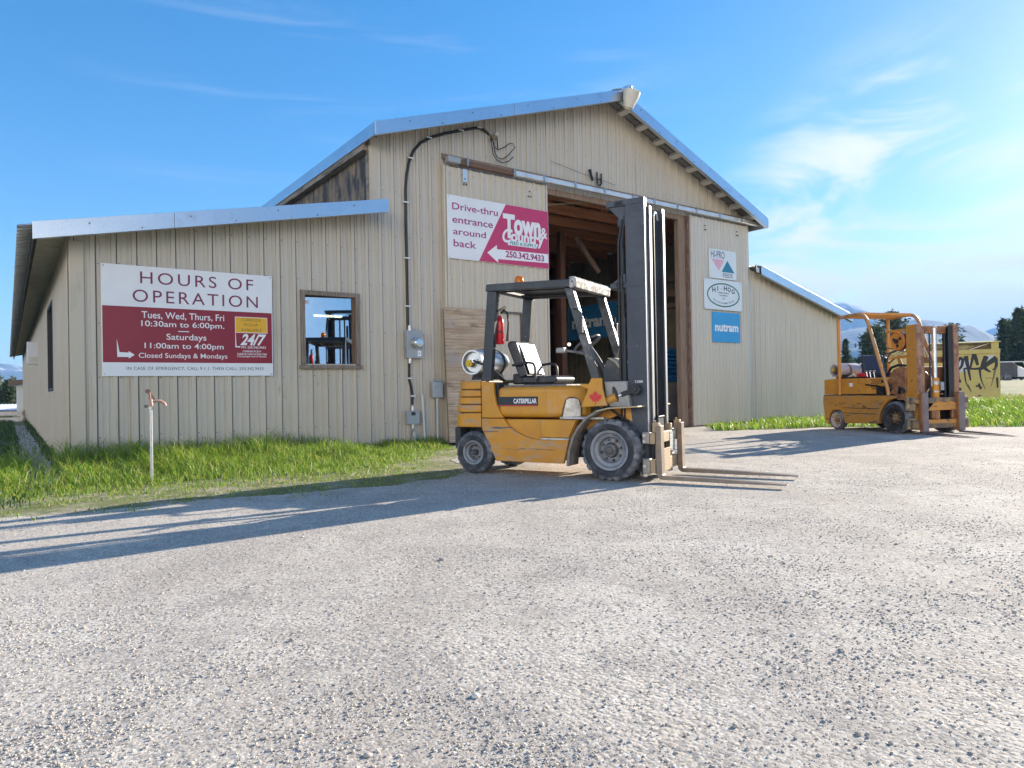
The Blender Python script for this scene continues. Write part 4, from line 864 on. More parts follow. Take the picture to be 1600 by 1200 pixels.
for c_, (cu, lab) in enumerate(((10.35, 'left'), (11.05, 'right'))):
    for i in range(8):
        o = b1 if first else b1.copy()
        if not first: col.objects.link(o)
        first = False
        o.location = bw(cu-.12+random.uniform(-.03, .03), 2.1+random.uniform(-.03, .03), .10+i*.135); o.rotation_euler = (0, 0, BA+random.uniform(-.06, .06)); o.scale = (.86, 1, 1.25)
        tag(o, ords[i]+' black feed bag in the %s pile behind the forklift seat' % lab, 'feed bag', 'black feed bags piled in the doorway')

# yard hydrant
t = thing('yard_hydrant', 'galvanised standpipe tap with a pink-painted spout in the grass', 'hydrant', (-4.23, 8.09, 0), BA)
mb = MB(); mb.lathe([(.0175, -.02), (.0175, .86), (.024, .862), (.024, .90), (.02, .90)], (0, 0, 0), (0, 0, 1), 16); mb.build('pipe', M('galvanised_pipe', (.55, .57, .58), .35, .8, [((.42, .43, .44), 14, .45, .7)]), t, smooth=40)
tp = M('faded_pink_casting', (.44, .26, .21), .5, .1, [((.52, .40, .35), 12, .48, .7), ((.25, .13, .10), 16, .6, .75)])
mb = MB(); mb.lathe([(.022, .895), (.03, .9), (.03, .935), (.024, .95), (.024, .975), (.012, .985)], (0, 0, 0), (0, 0, 1), 16).tube([(.01, 0, .95), (.06, 0, .962), (.11, 0, .955), (.145, 0, .93), (.155, 0, .90)], [.02, .018, .017, .017, .019], 12); mb.build('spout', tp, t, smooth=50)
mb = MB(); mb.tube([(-.012, 0, .975), (-.005, 0, 1.03), (-.02, 0, 1.07)], .013, 8).cyl((-.03, -.02, 1.075), (-.03, .02, 1.075), .026, n=14).bar((.045, 0, .965), (.0, 0, 1.05), .012, .018); mb.build('handle', M('rusty_pink_iron', (.30, .17, .13), .6, .2, [((.18, .1, .07), 10, .5, .7)]), t, smooth=50)
mb = MB(); mb.lathe([(.012, -.004), (.018, 0), (.012, .004), (.008, 0)], (-.05, 0, .90), (0, 1, 0), 14, True).cyl((-.04, 0, .905), (-.02, 0, .91), .006); mb.build('ring', dark_iron, t)

# ------------------------------------------------------------------ wheels
def wheel(parent, x, yo, r, wd, rim_r, name_w='wheel', side=-1, lugs=20, lug_d=.018, front=True, rim_m=None, hub_m=None, smoothtread=False):
    """wheel whose outer face is at y=yo, axle along y; side=-1: outer face looks to -y"""
    n = 120; o = Vector((x, yo, r)); s_ = -side
    # profile from outer bead over the tread to the inner bead: (radius, depth, kind)
    prof = [(rim_r, .030, 0), (rim_r+.012, .012, 0), (rim_r+.3*(r-rim_r), .002, 0), (rim_r+.62*(r-rim_r), .0, 0), (r-.035, .008, 1), (r-.012, .018, 1), (r, .032, 1), (r, wd*.38, 1), (r-.002, wd*.47, 3), (r-.002, wd*.53, 3), (r, wd*.62, 2), (r, wd-.032, 2), (r-.012, wd-.018, 2), (r-.035, wd-.008, 2), (rim_r, wd-.02, 0)]
    mb = MB(); per = 2*math.pi/lugs
    for rr, d, k in prof:
        for i in range(n):
            t = 2*math.pi*i/n; q = rr
            if k in (1, 2) and not smoothtread:
                ph = ((t+(0 if k == 1 else per/2)) % per)/per; q = rr-(lug_d if ph > .66 else 0)
            mb.v.append((o.x+q*math.cos(t), o.y+s_*d, o.z+q*math.sin(t)))
    for k in range(len(prof)-1):
        for i in range(n):
            j = (i+1) % n; mb.f.append((k*n+i, k*n+j, (k+1)*n+j, (k+1)*n+i)); mb.mi.append(1 if k < 3 else 0)
    rimm = MB(); h = lambda d: o.y+s_*d
    W_ = MB(); W_.lathe([(rim_r*.30, .075), (rim_r*.62, .085), (rim_r*.70, .045), (rim_r*.86, .035), (rim_r*.93, .012), (rim_r+.012, .008), (rim_r+.014, .03), (rim_r*.9, .05), (rim_r*.6, wd*.7), (.02, wd*.75)], o, (0, s_, 0), 48)
    w = W_.build(name_w, rim_m or rim_grey, parent, smooth=35)
    mb.build('tyre', [tyre_mat, tyre_side], w, smooth=38, recalc=True)
    hb = MB(); hb.lathe([(.001, .01), (rim_r*.16, .012), (rim_r*.20, .03), (rim_r*.34, .034), (rim_r*.40, .07), (rim_r*.44, .09)] if front else [(.001, -.012), (rim_r*.13, -.010), (rim_r*.17, .01), (rim_r*.24, .02), (rim_r*.3, .09)], o, (0, s_, 0), 24)
    hb.build('hub', hub_m or rim_dark, w, smooth=35)
    N = 8 if front else 5
    for i in range(N):
        nb = MB()
        t = 2*math.pi*(i+.3)/N; c = Vector((x+rim_r*.55*math.cos(t), h(.085), r+rim_r*.55*math.sin(t))); nb.cyl(c, c+Vector((0, -s_*.028, 0)), rim_r*.075, n=6)
        nb.build('wheel_nut', hub_m or rim_dark, w)
    return w

# ------------------------------------------------------------------ the main forklift (x = forward, y = 0 at the near tyre faces, z up)
FA = math.atan2(-.507, .862)
f1 = thing('forklift', 'scuffed yellow forklift with a tall dark mast and black overhead guard by the doorway', 'forklift', (1.027, 7.445, .009), FA)
WY = 1.08
wheel(f1, 0, 0, .335, .24, .205, lugs=22); wheel(f1, 0, WY, .335, .24, .205, side=1, lugs=22)
wheel(f1, -1.77, .02, .257, .18, .135, lugs=24, front=False, lug_d=.009); wheel(f1, -1.77, WY-.02, .257, .18, .135, side=1, lugs=24, front=False, lug_d=.009)
mb = MB(); mb.cyl((0, .1, .335), (0, WY-.1, .335), .09); mb.build('axle', dark_iron, f1)
mb = MB(); mb.cyl((-1.77, .1, .257), (-1.77, WY-.1, .257), .06); mb.build('axle', dark_iron, f1)
mb = MB(); mb.box(-1.98, -1.5, .26, .82, .25, .56); mb.build('steer_frame', dark_iron, f1, .01)
mb = MB(); mb.box(-.5, .3, .27, .80, .22, .62); mb.build('gearbox', dark_iron, f1, .01)
# body: centre, side skins, step pocket
C0, C1 = .05, WY-.05
sk = [(-1.655, .545), (-1.46, .165), (-.57, .165), (-.53, .30), (-.50, .42), (-.51, .435), (-.87, .425), (-1.0, .445), (-1.12, .485), (-1.22, .535), (-1.30, .60), (-1.345, .668), (-1.655, .668)]
mb = MB(); mb.prism([(-1.655, .55), (-1.44, .19), (-.58, .19), (-.52, .40), (-.40, .66), (-1.655, .66)], C0+.05, C1-.05); body = mb.build('body', yellow_clean, f1, .012)
for a, b in ((C0, C0+.048), (C1-.048, C1)): mb = MB(); mb.prism(sk, a, b); mb.build('side_skirt', yellow, body, .010)
for a, b in ((C0+.022, C0+.049), (C1-.049, C1-.022)): mb = MB(); mb.prism([(-.855, .455), (-.51, .455), (-.41, .655), (-.865, .655)], a, b); mb.build('step_panel', yellow_clean, body, .006)
mb = MB(); mb.box(-.86, -.50, C0+.005, C0+.12, .43, .45); mb.build('step', dusty_alu, body, .004)
for a, b in ((C0+.016, C0+.05),): mb = MB(); mb.box(-.80, -.66, a+.03, a+.034, .545, .549); mb.build('panel_slot', dark_iron, body)
# counterweight in grooved slabs
def cp(ins, x0, r=.17):
    a = [(x0+ins+r-r*math.sin(t), C0+ins+r-r*math.cos(t)) for t in np.linspace(math.pi/2, 0, 7)]
    return a+[(-1.665, C0+ins), (-1.665, C1-ins)]+[(p[0], C0+C1-p[1]) for p in a[::-1]]
zz = [.56, .732, .742, .830, .840, .922, .932, 1.012, 1.022, 1.12]; xs = [-2.095, -2.085, -2.07, -2.055, -2.04]
mb = MB(); mb.prism(cp(.02, -2.06), .57, 1.11, 'z'); cw = mb.build('counterweight', M('groove_dark', (.10, .06, .03), .8), f1)
for i in range(5): mb = MB(); mb.prism(cp(0, xs[i]), zz[2*i], zz[2*i+1], 'z'); mb.build('slab', yellow, cw, .012)
mb = MB(); mb.prism(cp(.03, -2.02), 1.12, 1.135, 'z'); mb.build('top_plate', M('dusty_top', (.40, .34, .25), .8, 0, [((.5, .47, .42), 5, .45, .7)]), cw, .006)
mb = MB(); mb.box(-2.07, -1.99, C0+.03, C1-.03, .30, .555); mb.build('rear_skirt', M('dark_rear_skirt', (.04, .042, .045), .7), cw, .01)
# rear pillar panel
for a, b in ((C0, C0+.05), (C1-.05, C1)):
    mb = MB(); mb.prism([(-1.652, .675), (-1.35, .675), (-1.40, .74), (-1.45, .85), (-1.475, .97), (-1.48, 1.105), (-1.652, 1.115)], a, b); mb.build('pillar_panel', yellow_clean, f1, .010)
mb = MB(); mb.box(-1.65, -1.44, C0+.06, C1-.06, .67, 1.09); mb.build('bulkhead', dark_iron, f1)
# hood
hp = [(-1.455, .09), (-.78, .09), (-.66, .13), (-.40, .30), (-.36, .36), (-.36, WY-.36), (-.40, WY-.30), (-.66, WY-.13), (-.78, WY-.09), (-1.455, WY-.09)]
mb = MB(); mb.prism(hp, .678, 1.04, 'z'); hood = mb.build('hood', yellow_clean, f1, .06, seg=5)
mb = MB(); mb.box(-1.43, -.60, .20, WY-.20, 1.035, 1.062); mb.build('hood_deck', M('dusty_dark_deck', (.16, .15, .14), .7, 0, [((.4, .38, .34), 6, .5, .7)]), hood, .01)
# arched dusty opening on the chamfer face of the hood
d = Vector((.26, .17, 0)).normalized(); nrm = Vector((d.y, -d.x, 0)); base = Vector((-.53, .215, 0))+nrm*.004
for m_, ins, e in ((M('arch_rim', (.09, .06, .035), .6), 0, .0), (dusty_alu, .018, .004)):
    pts = [(-.125+ins, .685), (.115-ins, .685), (.115-ins, .80), (.09-ins*.7, .88), (.03, .915-ins), (-.03, .915-ins), (-.075+ins*.7, .88), (-.105+ins, .79)]
    vs = [base+d*a+nrm*e+Vector((0, 0, z)) for a, z in pts]; n = len(vs); mb = MB(); mb.add(vs+[v+nrm*.006 for v in vs], [tuple(range(n)), tuple(range(2*n-1, n-1, -1))]+[(i, (i+1) % n, (i+1) % n+n, i+n) for i in range(n)]); mb.build('arched_plate', m_, hood)
mb = MB(); mb.box(-.62, -.08, C0+.02, C1-.02, .664, .690); mb.build('floor_plate', dusty_alu, f1, .008)
# decal
mb = MB(); mb.box(-1.475+.03, -.90, .086, .0895, .812, .925); dec = mb.build('decal', decal_black, hood)
mb = MB(); mb.box(-1.443, -.902, .0845, .0855, .815, .826); mb.build('stripe', red_decal, dec)
text('CATERPILLAR', (-1.225, -.915, .845, .902), white_text, dec, .0855, bold=.03)
# fenders
fl = [(-.505, .15), (-.485, .32), (-.44, .46), (-.37, .58), (-.27, .69), (-.14, .765), (0, .797), (.34, .815)]; off = [(x*1.0+.0, z) for x, z in fl]
def band(poly, th):
    out = []
    for i, p in enumerate(poly):
        a = Vector(poly[max(i-1, 0)]); b = Vector(poly[min(i+1, len(poly)-1)]); t = (b-a).normalized(); out.append((p[0]+t.y*th, p[1]-t.x*th))
    return poly+out[::-1]
for a, b in ((-.012, .25), (WY-.25, WY+.012)):
    mb = MB(); mb.prism(band(fl[:6], .028), a, b); mb.build('fender', dusty_mudguard, f1, .004)
    mb = MB(); mb.prism(band(fl[5:], .016), a, b); mb.build('fender_top', M('tan_dusty_paint', (.46, .36, .20), .6, 0, [((.55, .48, .36), 6, .45, .7), ((.6, .3, .03), 8, .6, .75)]), f1, .004)
    c0, c1 = (a+.03, a+.06) if a < .5 else (b-.06, b-.03)
    mb = MB(); mb.prism([(-.36, .56), (-.26, .67), (-.13, .745), (.02, .78), (.18, .785), (.20, .64), (.02, .70), (-.16, .63), (-.28, .50)], .20 if a < .5 else WY-.25, .25 if a < .5 else WY-.20); mb.build('fender_side', yellow_clean, f1, .006)
# front bracket with the leaf
bk = [(-.345, .80), (-.30, .90), (-.255, 1.0), (-.345, 1.03), (-.352, 1.055), (-.245, 1.06), (-.215, 1.12), (-.095, 1.12), (-.085, 1.0), (-.035, .815)]
for a, b in ((.055, .095), (WY-.095, WY-.055)): mb = MB(); mb.prism(bk, a, b); brk = mb.build('front_bracket', yellow_clean, f1, .008) if a < .5 else mb.build('front_bracket', yellow_clean, f1, .008)
leaf = [(0, .5), (.09, .33), (.20, .39), (.15, .12), (.30, .27), (.33, .20), (.48, .22), (.42, .07), (.5, .02), (.24, -.19), (.28, -.29), (.03, -.25), (.04, -.5), (-.04, -.5), (-.03, -.25), (-.28, -.29), (-.24, -.19), (-.5, .02), (-.42, .07), (-.48, .22), (-.33, .20), (-.30, .27), (-.15, .12), (-.20, .39), (-.09, .33)]
mb = MB(); mb.prism([(-.165+.155*x, .905+.155*z) for x, z in leaf], .052, .0545); mb.build('maple_leaf', red_decal, f1)
# cowl, dash, steering
mb = MB(); mb.prism([(-.06, .80), (.20, .80), (.16, 1.08), (-.10, 1.08)], .14, WY-.14); cowl = mb.build('cowl', grey_panel, f1, .012)
mb = MB(); mb.prism([(.20, .83), (.165, 1.075), (.17, 1.08), (.212, .83)], .35, WY-.15); mb.build('cream_front', cream_paint, cowl)
mb = MB(); c = [(.035+.028*math.cos(t), .94+.085*math.sin(t)) for t in np.linspace(0, 6.283, 17)[:-1]]; mb.prism([(x-.02*(z-.94)/.08, z) for x, z in c], .132, .139); mb.build('cowl_slot', grease_black, cowl)
mb = MB(); mb.prism([(-.20, 1.08), (-.20, 1.22), (-.165, 1.32), (-.12, 1.335), (-.05, 1.30), (.03, 1.2), (.10, 1.085)], .36, .74); mb.build('dashboard', M('dash_slate', (.075, .08, .09), .5, 0, [((.13, .13, .135), 5, .5, .7)]), cowl, .012)
mb = MB(); mb.prism([(-.14, 1.345), (-.10, 1.35), (-.02, 1.30), (.06, 1.21), (.14, 1.085), (.11, 1.085), (.03, 1.195), (-.05, 1.295)], .33, .77); mb.build('dash_cover', cream_paint, cowl, .006)
mb = MB(); mb.tube([(-.17, .5, 1.1), (-.33, .5, 1.36), (-.43, .5, 1.50)], .03, 12); st = mb.build('steering_column', guard_paint, f1, smooth=50)
ax = Vector((-.55, 0, .84)).normalized(); cen = Vector((-.455, .5, 1.53)); aa = ax.cross(Vector((0, 1, 0))).normalized(); bb = Vector((0, 1, 0))
mb = MB(); mb.tube([cen+aa*.17*math.cos(t)+bb*.17*math.sin(t) for t in np.linspace(0, 2*math.pi, 33)[:-1]], .014, 8, True)
for t in (.4, 2.5, 4.6): mb.tube([cen-ax*.03, cen+(aa*math.cos(t)+bb*math.sin(t))*.165], .009, 6)
mb.build('steering_wheel', M('worn_wheel_rim', (.12, .12, .125), .35, 0, [((.35, .34, .33), 9, .55, .75)]), st, smooth=50)
mb = MB(); mb.tube([(-.42, .45, 1.40), (-.52, .30, 1.43), (-.62, .22, 1.45)], .016, 8).box(-.70, -.60, .17, .26, 1.42, 1.48); mb.build('direction_lever', M('grey_lever', (.22, .215, .21), .45, .3, [((.4, .38, .36), 12, .5, .7)]), st, .01)
for k, (x, y_, h_) in enumerate(((-.14, .70, .12), (-.12, .78, .13), (.0, .90, .16))):
    mb = MB(); mb.tube([(x, y_, 1.08), (x-.03, y_, 1.30+h_*.5), (x+.0, y_, 1.33+h_)], .009, 6).cyl((x, y_, 1.33+h_), (x+.05, y_, 1.37+h_), .018, n=10); mb.build('control_lever', M('lever_chrome', (.4, .4, .4), .3, .7), f1, smooth=50)
# seat
mb = MB(); mb.prism([(-1.25, 1.145), (-1.14, 1.17), (-1.285, 1.57), (-1.33, 1.60), (-1.40, 1.59), (-1.415, 1.55)], .27, .75); seat = mb.build('seat_back', vinyl, f1, .035, seg=4)
mb = MB(); mb.prism([(-1.138, 1.19), (-1.128, 1.20), (-1.215, 1.44), (-1.27, 1.56), (-1.285, 1.56)], .325, .695); mb.build('back_cushion', vinyl_worn, seat, .012)
mb = MB(); mb.prism([(-1.22, 1.08), (-.78, 1.075), (-.74, 1.10), (-.74, 1.14), (-.78, 1.165), (-1.0, 1.155), (-1.2, 1.16)], .26, .76); seatc = mb.build('seat_cushion', vinyl, f1, .03, seg=4)
mb = MB(); mb.box(-1.2, -.8, .3, .72, 1.055, 1.085); mb.build('seat_base', dark_iron, f1)
mb = MB(); mb.box(-1.36, -1.2, .30, .42, 1.07, 1.2); mb.build('hinge_cover', dark_iron, seat, .02)
for y_ in (.225, .795):
    mb = MB(); mb.tube([(-1.31, y_, 1.30), (-1.10, y_, 1.325), (-1.03, y_, 1.315), (-1.005, y_, 1.27), (-1.0, y_, 1.10)], .017, 10); mb.build('armrest', vinyl, seat, smooth=50)
# gas tank, cradle
mb = MB(); mb.lathe([(.12, .05), (.135, .0), (.152, .0), (.158, .06), (.166, .10), (.166, .58), (.150, .65), (.10, .69), (.001, .70)], (-1.86, .17, 1.355), (0, 1, 0), 36); tank = mb.build('gas_tank', tank_alu, f1, smooth=35)
mb = MB(); mb.lathe([(.001, .055), (.118, .052)], (-1.86, .17, 1.355), (0, 1, 0), 24); mb.build('tank_end', M('grey_brown_tank_end', (.3, .28, .24), .6, .4), tank)  # end disc in a darker grey-brown than the tank shell
mb = MB(); mb.cyl((-1.90, .20, 1.34), (-1.90, .155, 1.34), .045, n=18).cyl((-1.90, .154, 1.34), (-1.90, .14, 1.34), .02, n=12); mb.build('valve_wheel', M('yellow_valve', (.62, .42, .03), .5), tank)
mb = MB(); mb.cyl((-1.83, .21, 1.375), (-1.83, .16, 1.375), .026, n=14); mb.build('valve', chrome, tank)
mb = MB(); mb.tube([(-1.83, .16, 1.375), (-1.74, .14, 1.34), (-1.64, .18, 1.30), (-1.56, .30, 1.2), (-1.5, .36, 1.12)], .014, 8); mb.build('gas_hose', jet_black, tank, smooth=60)
for y_ in (.36, .66): mb = MB(); mb.lathe([(.168, 0), (.174, .002), (.174, .038), (.168, .04)], (-1.86, y_, 1.355), (0, 1, 0), 36, True); mb.build('strap', dark_iron, tank, smooth=40)
mb = MB(); mb.prism([(-1.99, 1.13), (-1.70, 1.13), (-1.76, 1.24), (-1.86, 1.195), (-1.95, 1.24)], .34, .42).prism([(-1.99, 1.13), (-1.70, 1.13), (-1.76, 1.24), (-1.86, 1.195), (-1.95, 1.24)], .62, .70).tube([(-1.70, .38, 1.22), (-1.62, .36, 1.17), (-1.52, .33, 1.13)], .02); mb.build('tank_cradle', dark_iron, f1, .004)
# overhead guard
for y_ in (.065, WY-.065-.075): mb = MB(); mb.prism([(-1.655, 1.115), (-1.525, 1.115), (-1.425, 2.18), (-1.555, 2.20)], y_, y_+.075); mb.build('guard_post', guard_paint, f1, .008)
for y_ in (.065, WY-.065-.07):
    mb = MB(); mb.prism([(-.215, 1.10), (-.115, 1.10), (-.425, 2.13), (-.53, 2.15)], y_, y_+.07); o = mb.build('guard_post', M('worn_front_post', (.06, .064, .07), .38, .3, [((.20, .19, .185), 10, .5, .7), ((.03, .03, .035), 5, .55, .7)]), f1, .008); o['label'] = 'front guard post with worn bright edge'
mb = MB()
for y_ in (.05, WY-.05-.07): mb.prism([(-1.57, 2.19), (-.43, 2.145), (-.41, 2.235), (-1.56, 2.275)], y_, y_+.07)
mb.prism([(-1.57, 2.19), (-1.49, 2.187), (-1.49, 2.27), (-1.56, 2.275)], .121, WY-.121)
roofg = mb.build('guard_roof', guard_paint, f1, .008)
for k in range(13):
    x = -1.44+k*.078; z = 2.245-.034*(x+1.56)
    mb = MB(); mb.box(x, x+.060, .121, WY-.121, z-.02, z+.012); mb.build('slat', guard_paint, roofg)
for y_ in (.13, .28, .8, .93): mb = MB(); mb.prism([(-1.49, 2.195), (-.45, 2.155), (-.45, 2.18), (-1.49, 2.22)], y_, y_+.03); mb.build('stiffener', guard_paint, roofg)
mb = MB(); mb.prism([(-.455, 2.135), (-.375, 2.13), (-.365, 2.225), (-.40, 2.262), (-.455, 2.262)], .04, WY-.04); mb.build('front_bar', worn_bar, roofg, .01)
mb = MB(); mb.cyl((-1.33, .46, 2.265), (-1.33, .46, 2.30), .058, n=20); bea = mb.build('beacon', guard_paint, roofg)
mb = MB(); mb.lathe([(.055, 0), (.058, .03), (.054, .075), (.04, .10), (.001, .108)], (-1.33, .46, 2.30), (0, 0, 1), 24); mb.build('lens', amber, bea, smooth=50)
for y_, s_ in ((.06, -1), (WY-.06, 1)):
    mb = MB(); mb.tube([(-.42, y_, 1.90), (-.36, y_+s_*.03, 1.89), (-.32, y_+s_*.03, 1.86), (-.315, y_+s_*.03, 1.75)], .008, 6).box(-.35, -.29, y_+s_*.03-.02, y_+s_*.03+.02, 1.62, 1.80); mb.build('mirror_bracket', guard_paint, f1, .006)
mb = MB(); mb.tube([(-1.50, .15, 2.1), (-1.52, .15, 1.85), (-1.55, .15, 1.5)], .012, 6)
for k in range(9): mb.cyl((-1.455-.01*k, .145, 2.14-.055*k), (-1.455-.01*k, .165, 2.14-.055*k), .022, n=8)
mb.build('coiled_lead', M('grey_coil', (.3, .3, .31), .5), f1, smooth=50)
# mast: C-section rails
def rail(x0, x1, y0, y1, z0, z1, openside, name='mast_rail', m=None, parent=None):
    mb = MB(); t = .022
    yw = (y0, y0+t) if openside > 0 else (y1-t, y1)
    mb.box(x0, x1, *yw, z0, z1); a, b = (y0+t, y1) if openside > 0 else (y0, y1-t)
    mb.box(x0, x0+t, a, b, z0, z1).box(x1-t, x1, a, b, z0, z1)
    return mb.build(name, m or slate_paint, parent or f1, .005)
face = M('bright_rail_face', (.55, .54, .53), .33, .75, [((.38, .36, .34), 9, .5, .75, (2, 2, .2))])
for y0, y1, s_ in ((.205, .285, 1), (.815, .895, -1)):
    r_ = rail(.155, .372, y0, y1, .10, 3.065, s_)
    mb = MB(); mb.box(.3725, .378, y0+.004, y1-.004, .42, 3.06); mb.build('worn_face', face, r_)
for y0, y1, s_ in ((.290, .355, 1), (.745, .810, -1)):
    r_ = rail(.20, .40, y0, y1, .14, 2.985, s_, 'inner_rail')
    mb = MB(); mb.box(.4005, .406, y0+.004, y1-.004, .42, 2.98); mb.build('worn_face', face, r_)
for z0, z1 in ((3.0, 3.06), (2.11, 2.17), (.80, .86), (.16, .3)): mb = MB(); mb.box(.03, .15, .2, .90, z0, z1); tie = mb.build('mast_tie', slate_paint, f1, .008)
for z0, z1, xx in ((3.0, 3.062, -.06), (2.10, 2.155, -.03)):
    mb = MB(); mb.prism([(.34, .20), (xx, .20), (xx-.02, .30), (xx-.02, .78), (xx, .90), (.15, .90), (.15, .62), (.10, .50), (.15, .36), (.34, .204)], z0+.003, z1+.003, 'z')
    mb.build('bracket_plate', slate_paint, tie, .006)
    mb = MB(); mb.prism([(.15, z1), (.15, z1+.10), (.0, z1+.005)], .2, .22) if z0 < 3 else mb.prism([(.15, z0), (.15, z0-.22), (-.03, z0)], .22, .24); mb.build('gusset', slate_paint, tie)
mb = MB(); mb.box(.215, .26, .36, .74, 2.84, 2.94); mb.build('inner_tie', slate_paint, f1, .006)
for y_ in (.25, .85):
    mb = MB(); mb.cyl((.10, y_, .2), (.10, y_, 1.75), .035, n=16).cyl((.10, y_, 1.75), (.10, y_, 2.9), .022, n=12).cyl((.10, y_, 1.72), (.10, y_, 1.78), .045, n=16).cyl((.10, y_, 2.78), (.10, y_, 2.86), .045, n=12); mb.build('lift_cylinder', slate_paint, f1, smooth=40)
for y_ in (.48, .60):
    mb = MB(); mb.box(.31, .35, y_, y_+.03, .35, 2.93); mb.build('lift_chain', dark_iron, f1)
mb = MB(); mb.cyl((.28, .69, .2), (.28, .69, 2.7), .028, n=12); mb.build('lift_ram', M('dark_ram', (.05, .05, .055), .3, .6), f1, smooth=40)
mb = MB(); mb.tube([(.33, .62, 2.80), (.33, .63, 2.93), (.33, .68, 3.0), (.33, .745, 3.0), (.33, .79, 2.93)], .012, 8); mb.build('hose', M('pale_hose', (.6, .62, .63), .4), f1, smooth=60)
mb = MB(); mb.tube([(.12, .21, 2.85), (.075, .20, 2.6), (.07, .2, 1.6), (.08, .2, .6)], .013, 8).tube([(.14, .23, 2.9), (.11, .19, 2.5), (.11, .19, 1.2), (.12, .2, .5)], .011, 8); mb.build('hose', jet_black, f1, smooth=60)
text('7,000', (.235, .325, 1.055, 1.085), white_text, f1, .204, bold=.01)
# tilt cylinders
for y_, s_ in ((.155, 1), (WY-.155, -1)):
    mb = MB(); mb.cyl((-.16, y_, .83), (.03, y_, .905), .046, n=18).cyl((.03, y_, .905), (.045, y_, .911), .05, n=18); tc_ = mb.build('tilt_cylinder', yellow_clean, f1, smooth=40)
    mb = MB(); mb.cyl((.04, y_, .909), (.14, y_, .948), .022, n=14); mb.build('rod', chrome, tc_, smooth=40)
    mb = MB(); mb.bar((.10, y_, .932), (.26, y_, .985), .045, .055).cyl((.26, y_-.02*s_-.02, .99), (.26, y_-.02*s_+.05, .99), .058, n=20).cyl((.26, y_-.03*s_-.025, .99), (.26, y_-.03*s_+.02, .99), .032, n=16); mb.build('clevis', dark_iron, tc_, .004)
    mb = MB(); mb.tube([(-.1, y_, .87), (-.02, y_-.04*s_, .78), (.14, y_, .66)], .014, 8); mb.build('hose', jet_black, tc_, smooth=60)
# carriage and forks
mb = MB(); mb.box(.418, .475, .12, .98, .405, .525).box(.418, .475, .12, .98, .10, .235)
for y_ in (.33, .70): mb.box(.40, .465, y_, y_+.06, .06, .60)
car = mb.build('carriage', tan_plate, f1, .008)
for z0, z1 in ((.405, .53), (.085, .25)):
    for y0, y1 in ((.115, .20), (.90, .98)): mb = MB(); mb.box(.335, .416, y0, y1, z0, z1); mb.build('roller_block', M('grey_block', (.30, .28, .26), .5, .4, [((.42, .36, .27), 6, .5, .7)]), car, .01)
    for z in ((.435, .495) if z0 > .3 else (.17,)): mb = MB(); mb.cyl((.36, .115, z), (.36, .105, z), .016, n=10); mb.build('bolt', dusty_alu, car)
mb = MB(); mb.box(.476, .482, .36, .62, .09, .34); mb.build('lower_plate', tan_plate, car, .004)
mb = MB(); mb.box(.476, .480, .62, .80, .30, .51); mb.build('data_plate', M('pale_plate', (.5, .5, .47), .45, .3, [((.2, .2, .2), 40, .5, .6, (.3, .3, 2))]), car)
mb = MB(); mb.tube([(.43, .34, .53), (.43, .36, .67), (.43, .38, .685), (.43, .56, .685), (.43, .58, .67), (.43, .60, .53)], .012, 8).box(.425, .432, .37, .57, .53, .67); mb.build('rest_hoop', dark_iron, car, smooth=50)
for y_ in (.125, .865):
    b_ = [(.482, .60), (.482, .11), (.495, .06), (.53, .032), (1.2, .030), (1.78, .036), (1.78, .044), (1.2, .066), (.56, .075), (.545, .085), (.538, .60)]
    mb = MB(); mb.prism(b_, y_, y_+.105); fk = mb.build('fork', fork_steel, f1, .006)
    mb = MB(); mb.box(.44, .51, y_+.02, y_+.085, .53, .63).cyl((.46, y_+.05, .63), (.46, y_+.05, .655), .012); mb.build('fork_latch', tan_plate, fk, .006)
mb = MB(); mb.tube([(.25, .3, .12), (.29, .2, .06), (.35, .17, .05), (.40, .2, .09)], .008, 6); mb.build('loop_wire', MATS['pale_hose'], f1, smooth=60)
mb = MB(); mb.box(-.10, .14, .30, .78, .10, .64).box(-.3, .0, .3, .78, .5, .8); mb.build('front_frame', dark_iron, f1, .02)
# fire extinguisher hung on the guard post
def f1p(x, y, z): a = Vector((x, y, z)); a.rotate(Matrix.Rotation(FA, 3, 'Z')); return a+Vector((1.027, 7.445, .009))
t = thing('fire_extinguisher', 'red fire extinguisher with black hose hung on the guard post', 'fire extinguisher', f1p(-1.475, .215, 1.56), FA)
mb = MB(); mb.lathe([(.001, 0), (.045, 0), (.052, .01), (.052, .26), (.045, .30), (.022, .33), (.02, .345)], (0, 0, 0), (0, 0, 1), 24); mb.build('cylinder', red_paint, t, smooth=40)
mb = MB(); mb.cyl((0, 0, .34), (0, 0, .40), .018, n=14).bar((-.02, 0, .40), (.09, 0, .43), .02, .012).bar((-.02, 0, .415), (.09, 0, .455), .02, .01); mb.build('valve', M('brassy_valve', (.55, .45, .3), .35, .7), t)
mb = MB(); mb.tube([(.02, 0, .375), (.07, -.01, .41), (.115, -.01, .37), (.125, -.005, .25), (.11, 0, .12)], .012, 8).cyl((.11, 0, .12), (.105, 0, .03), .015, .02); mb.build('hose', jet_black, t, smooth=60)
mb = MB(); mb.lathe([(.054, .14), (.056, .14), (.056, .155), (.054, .155)], (0, 0, 0), (0, 0, 1), 24, True).box(-.06, -.04, -.02, .02, .10, .2); mb.build('strap', dark_iron, t)

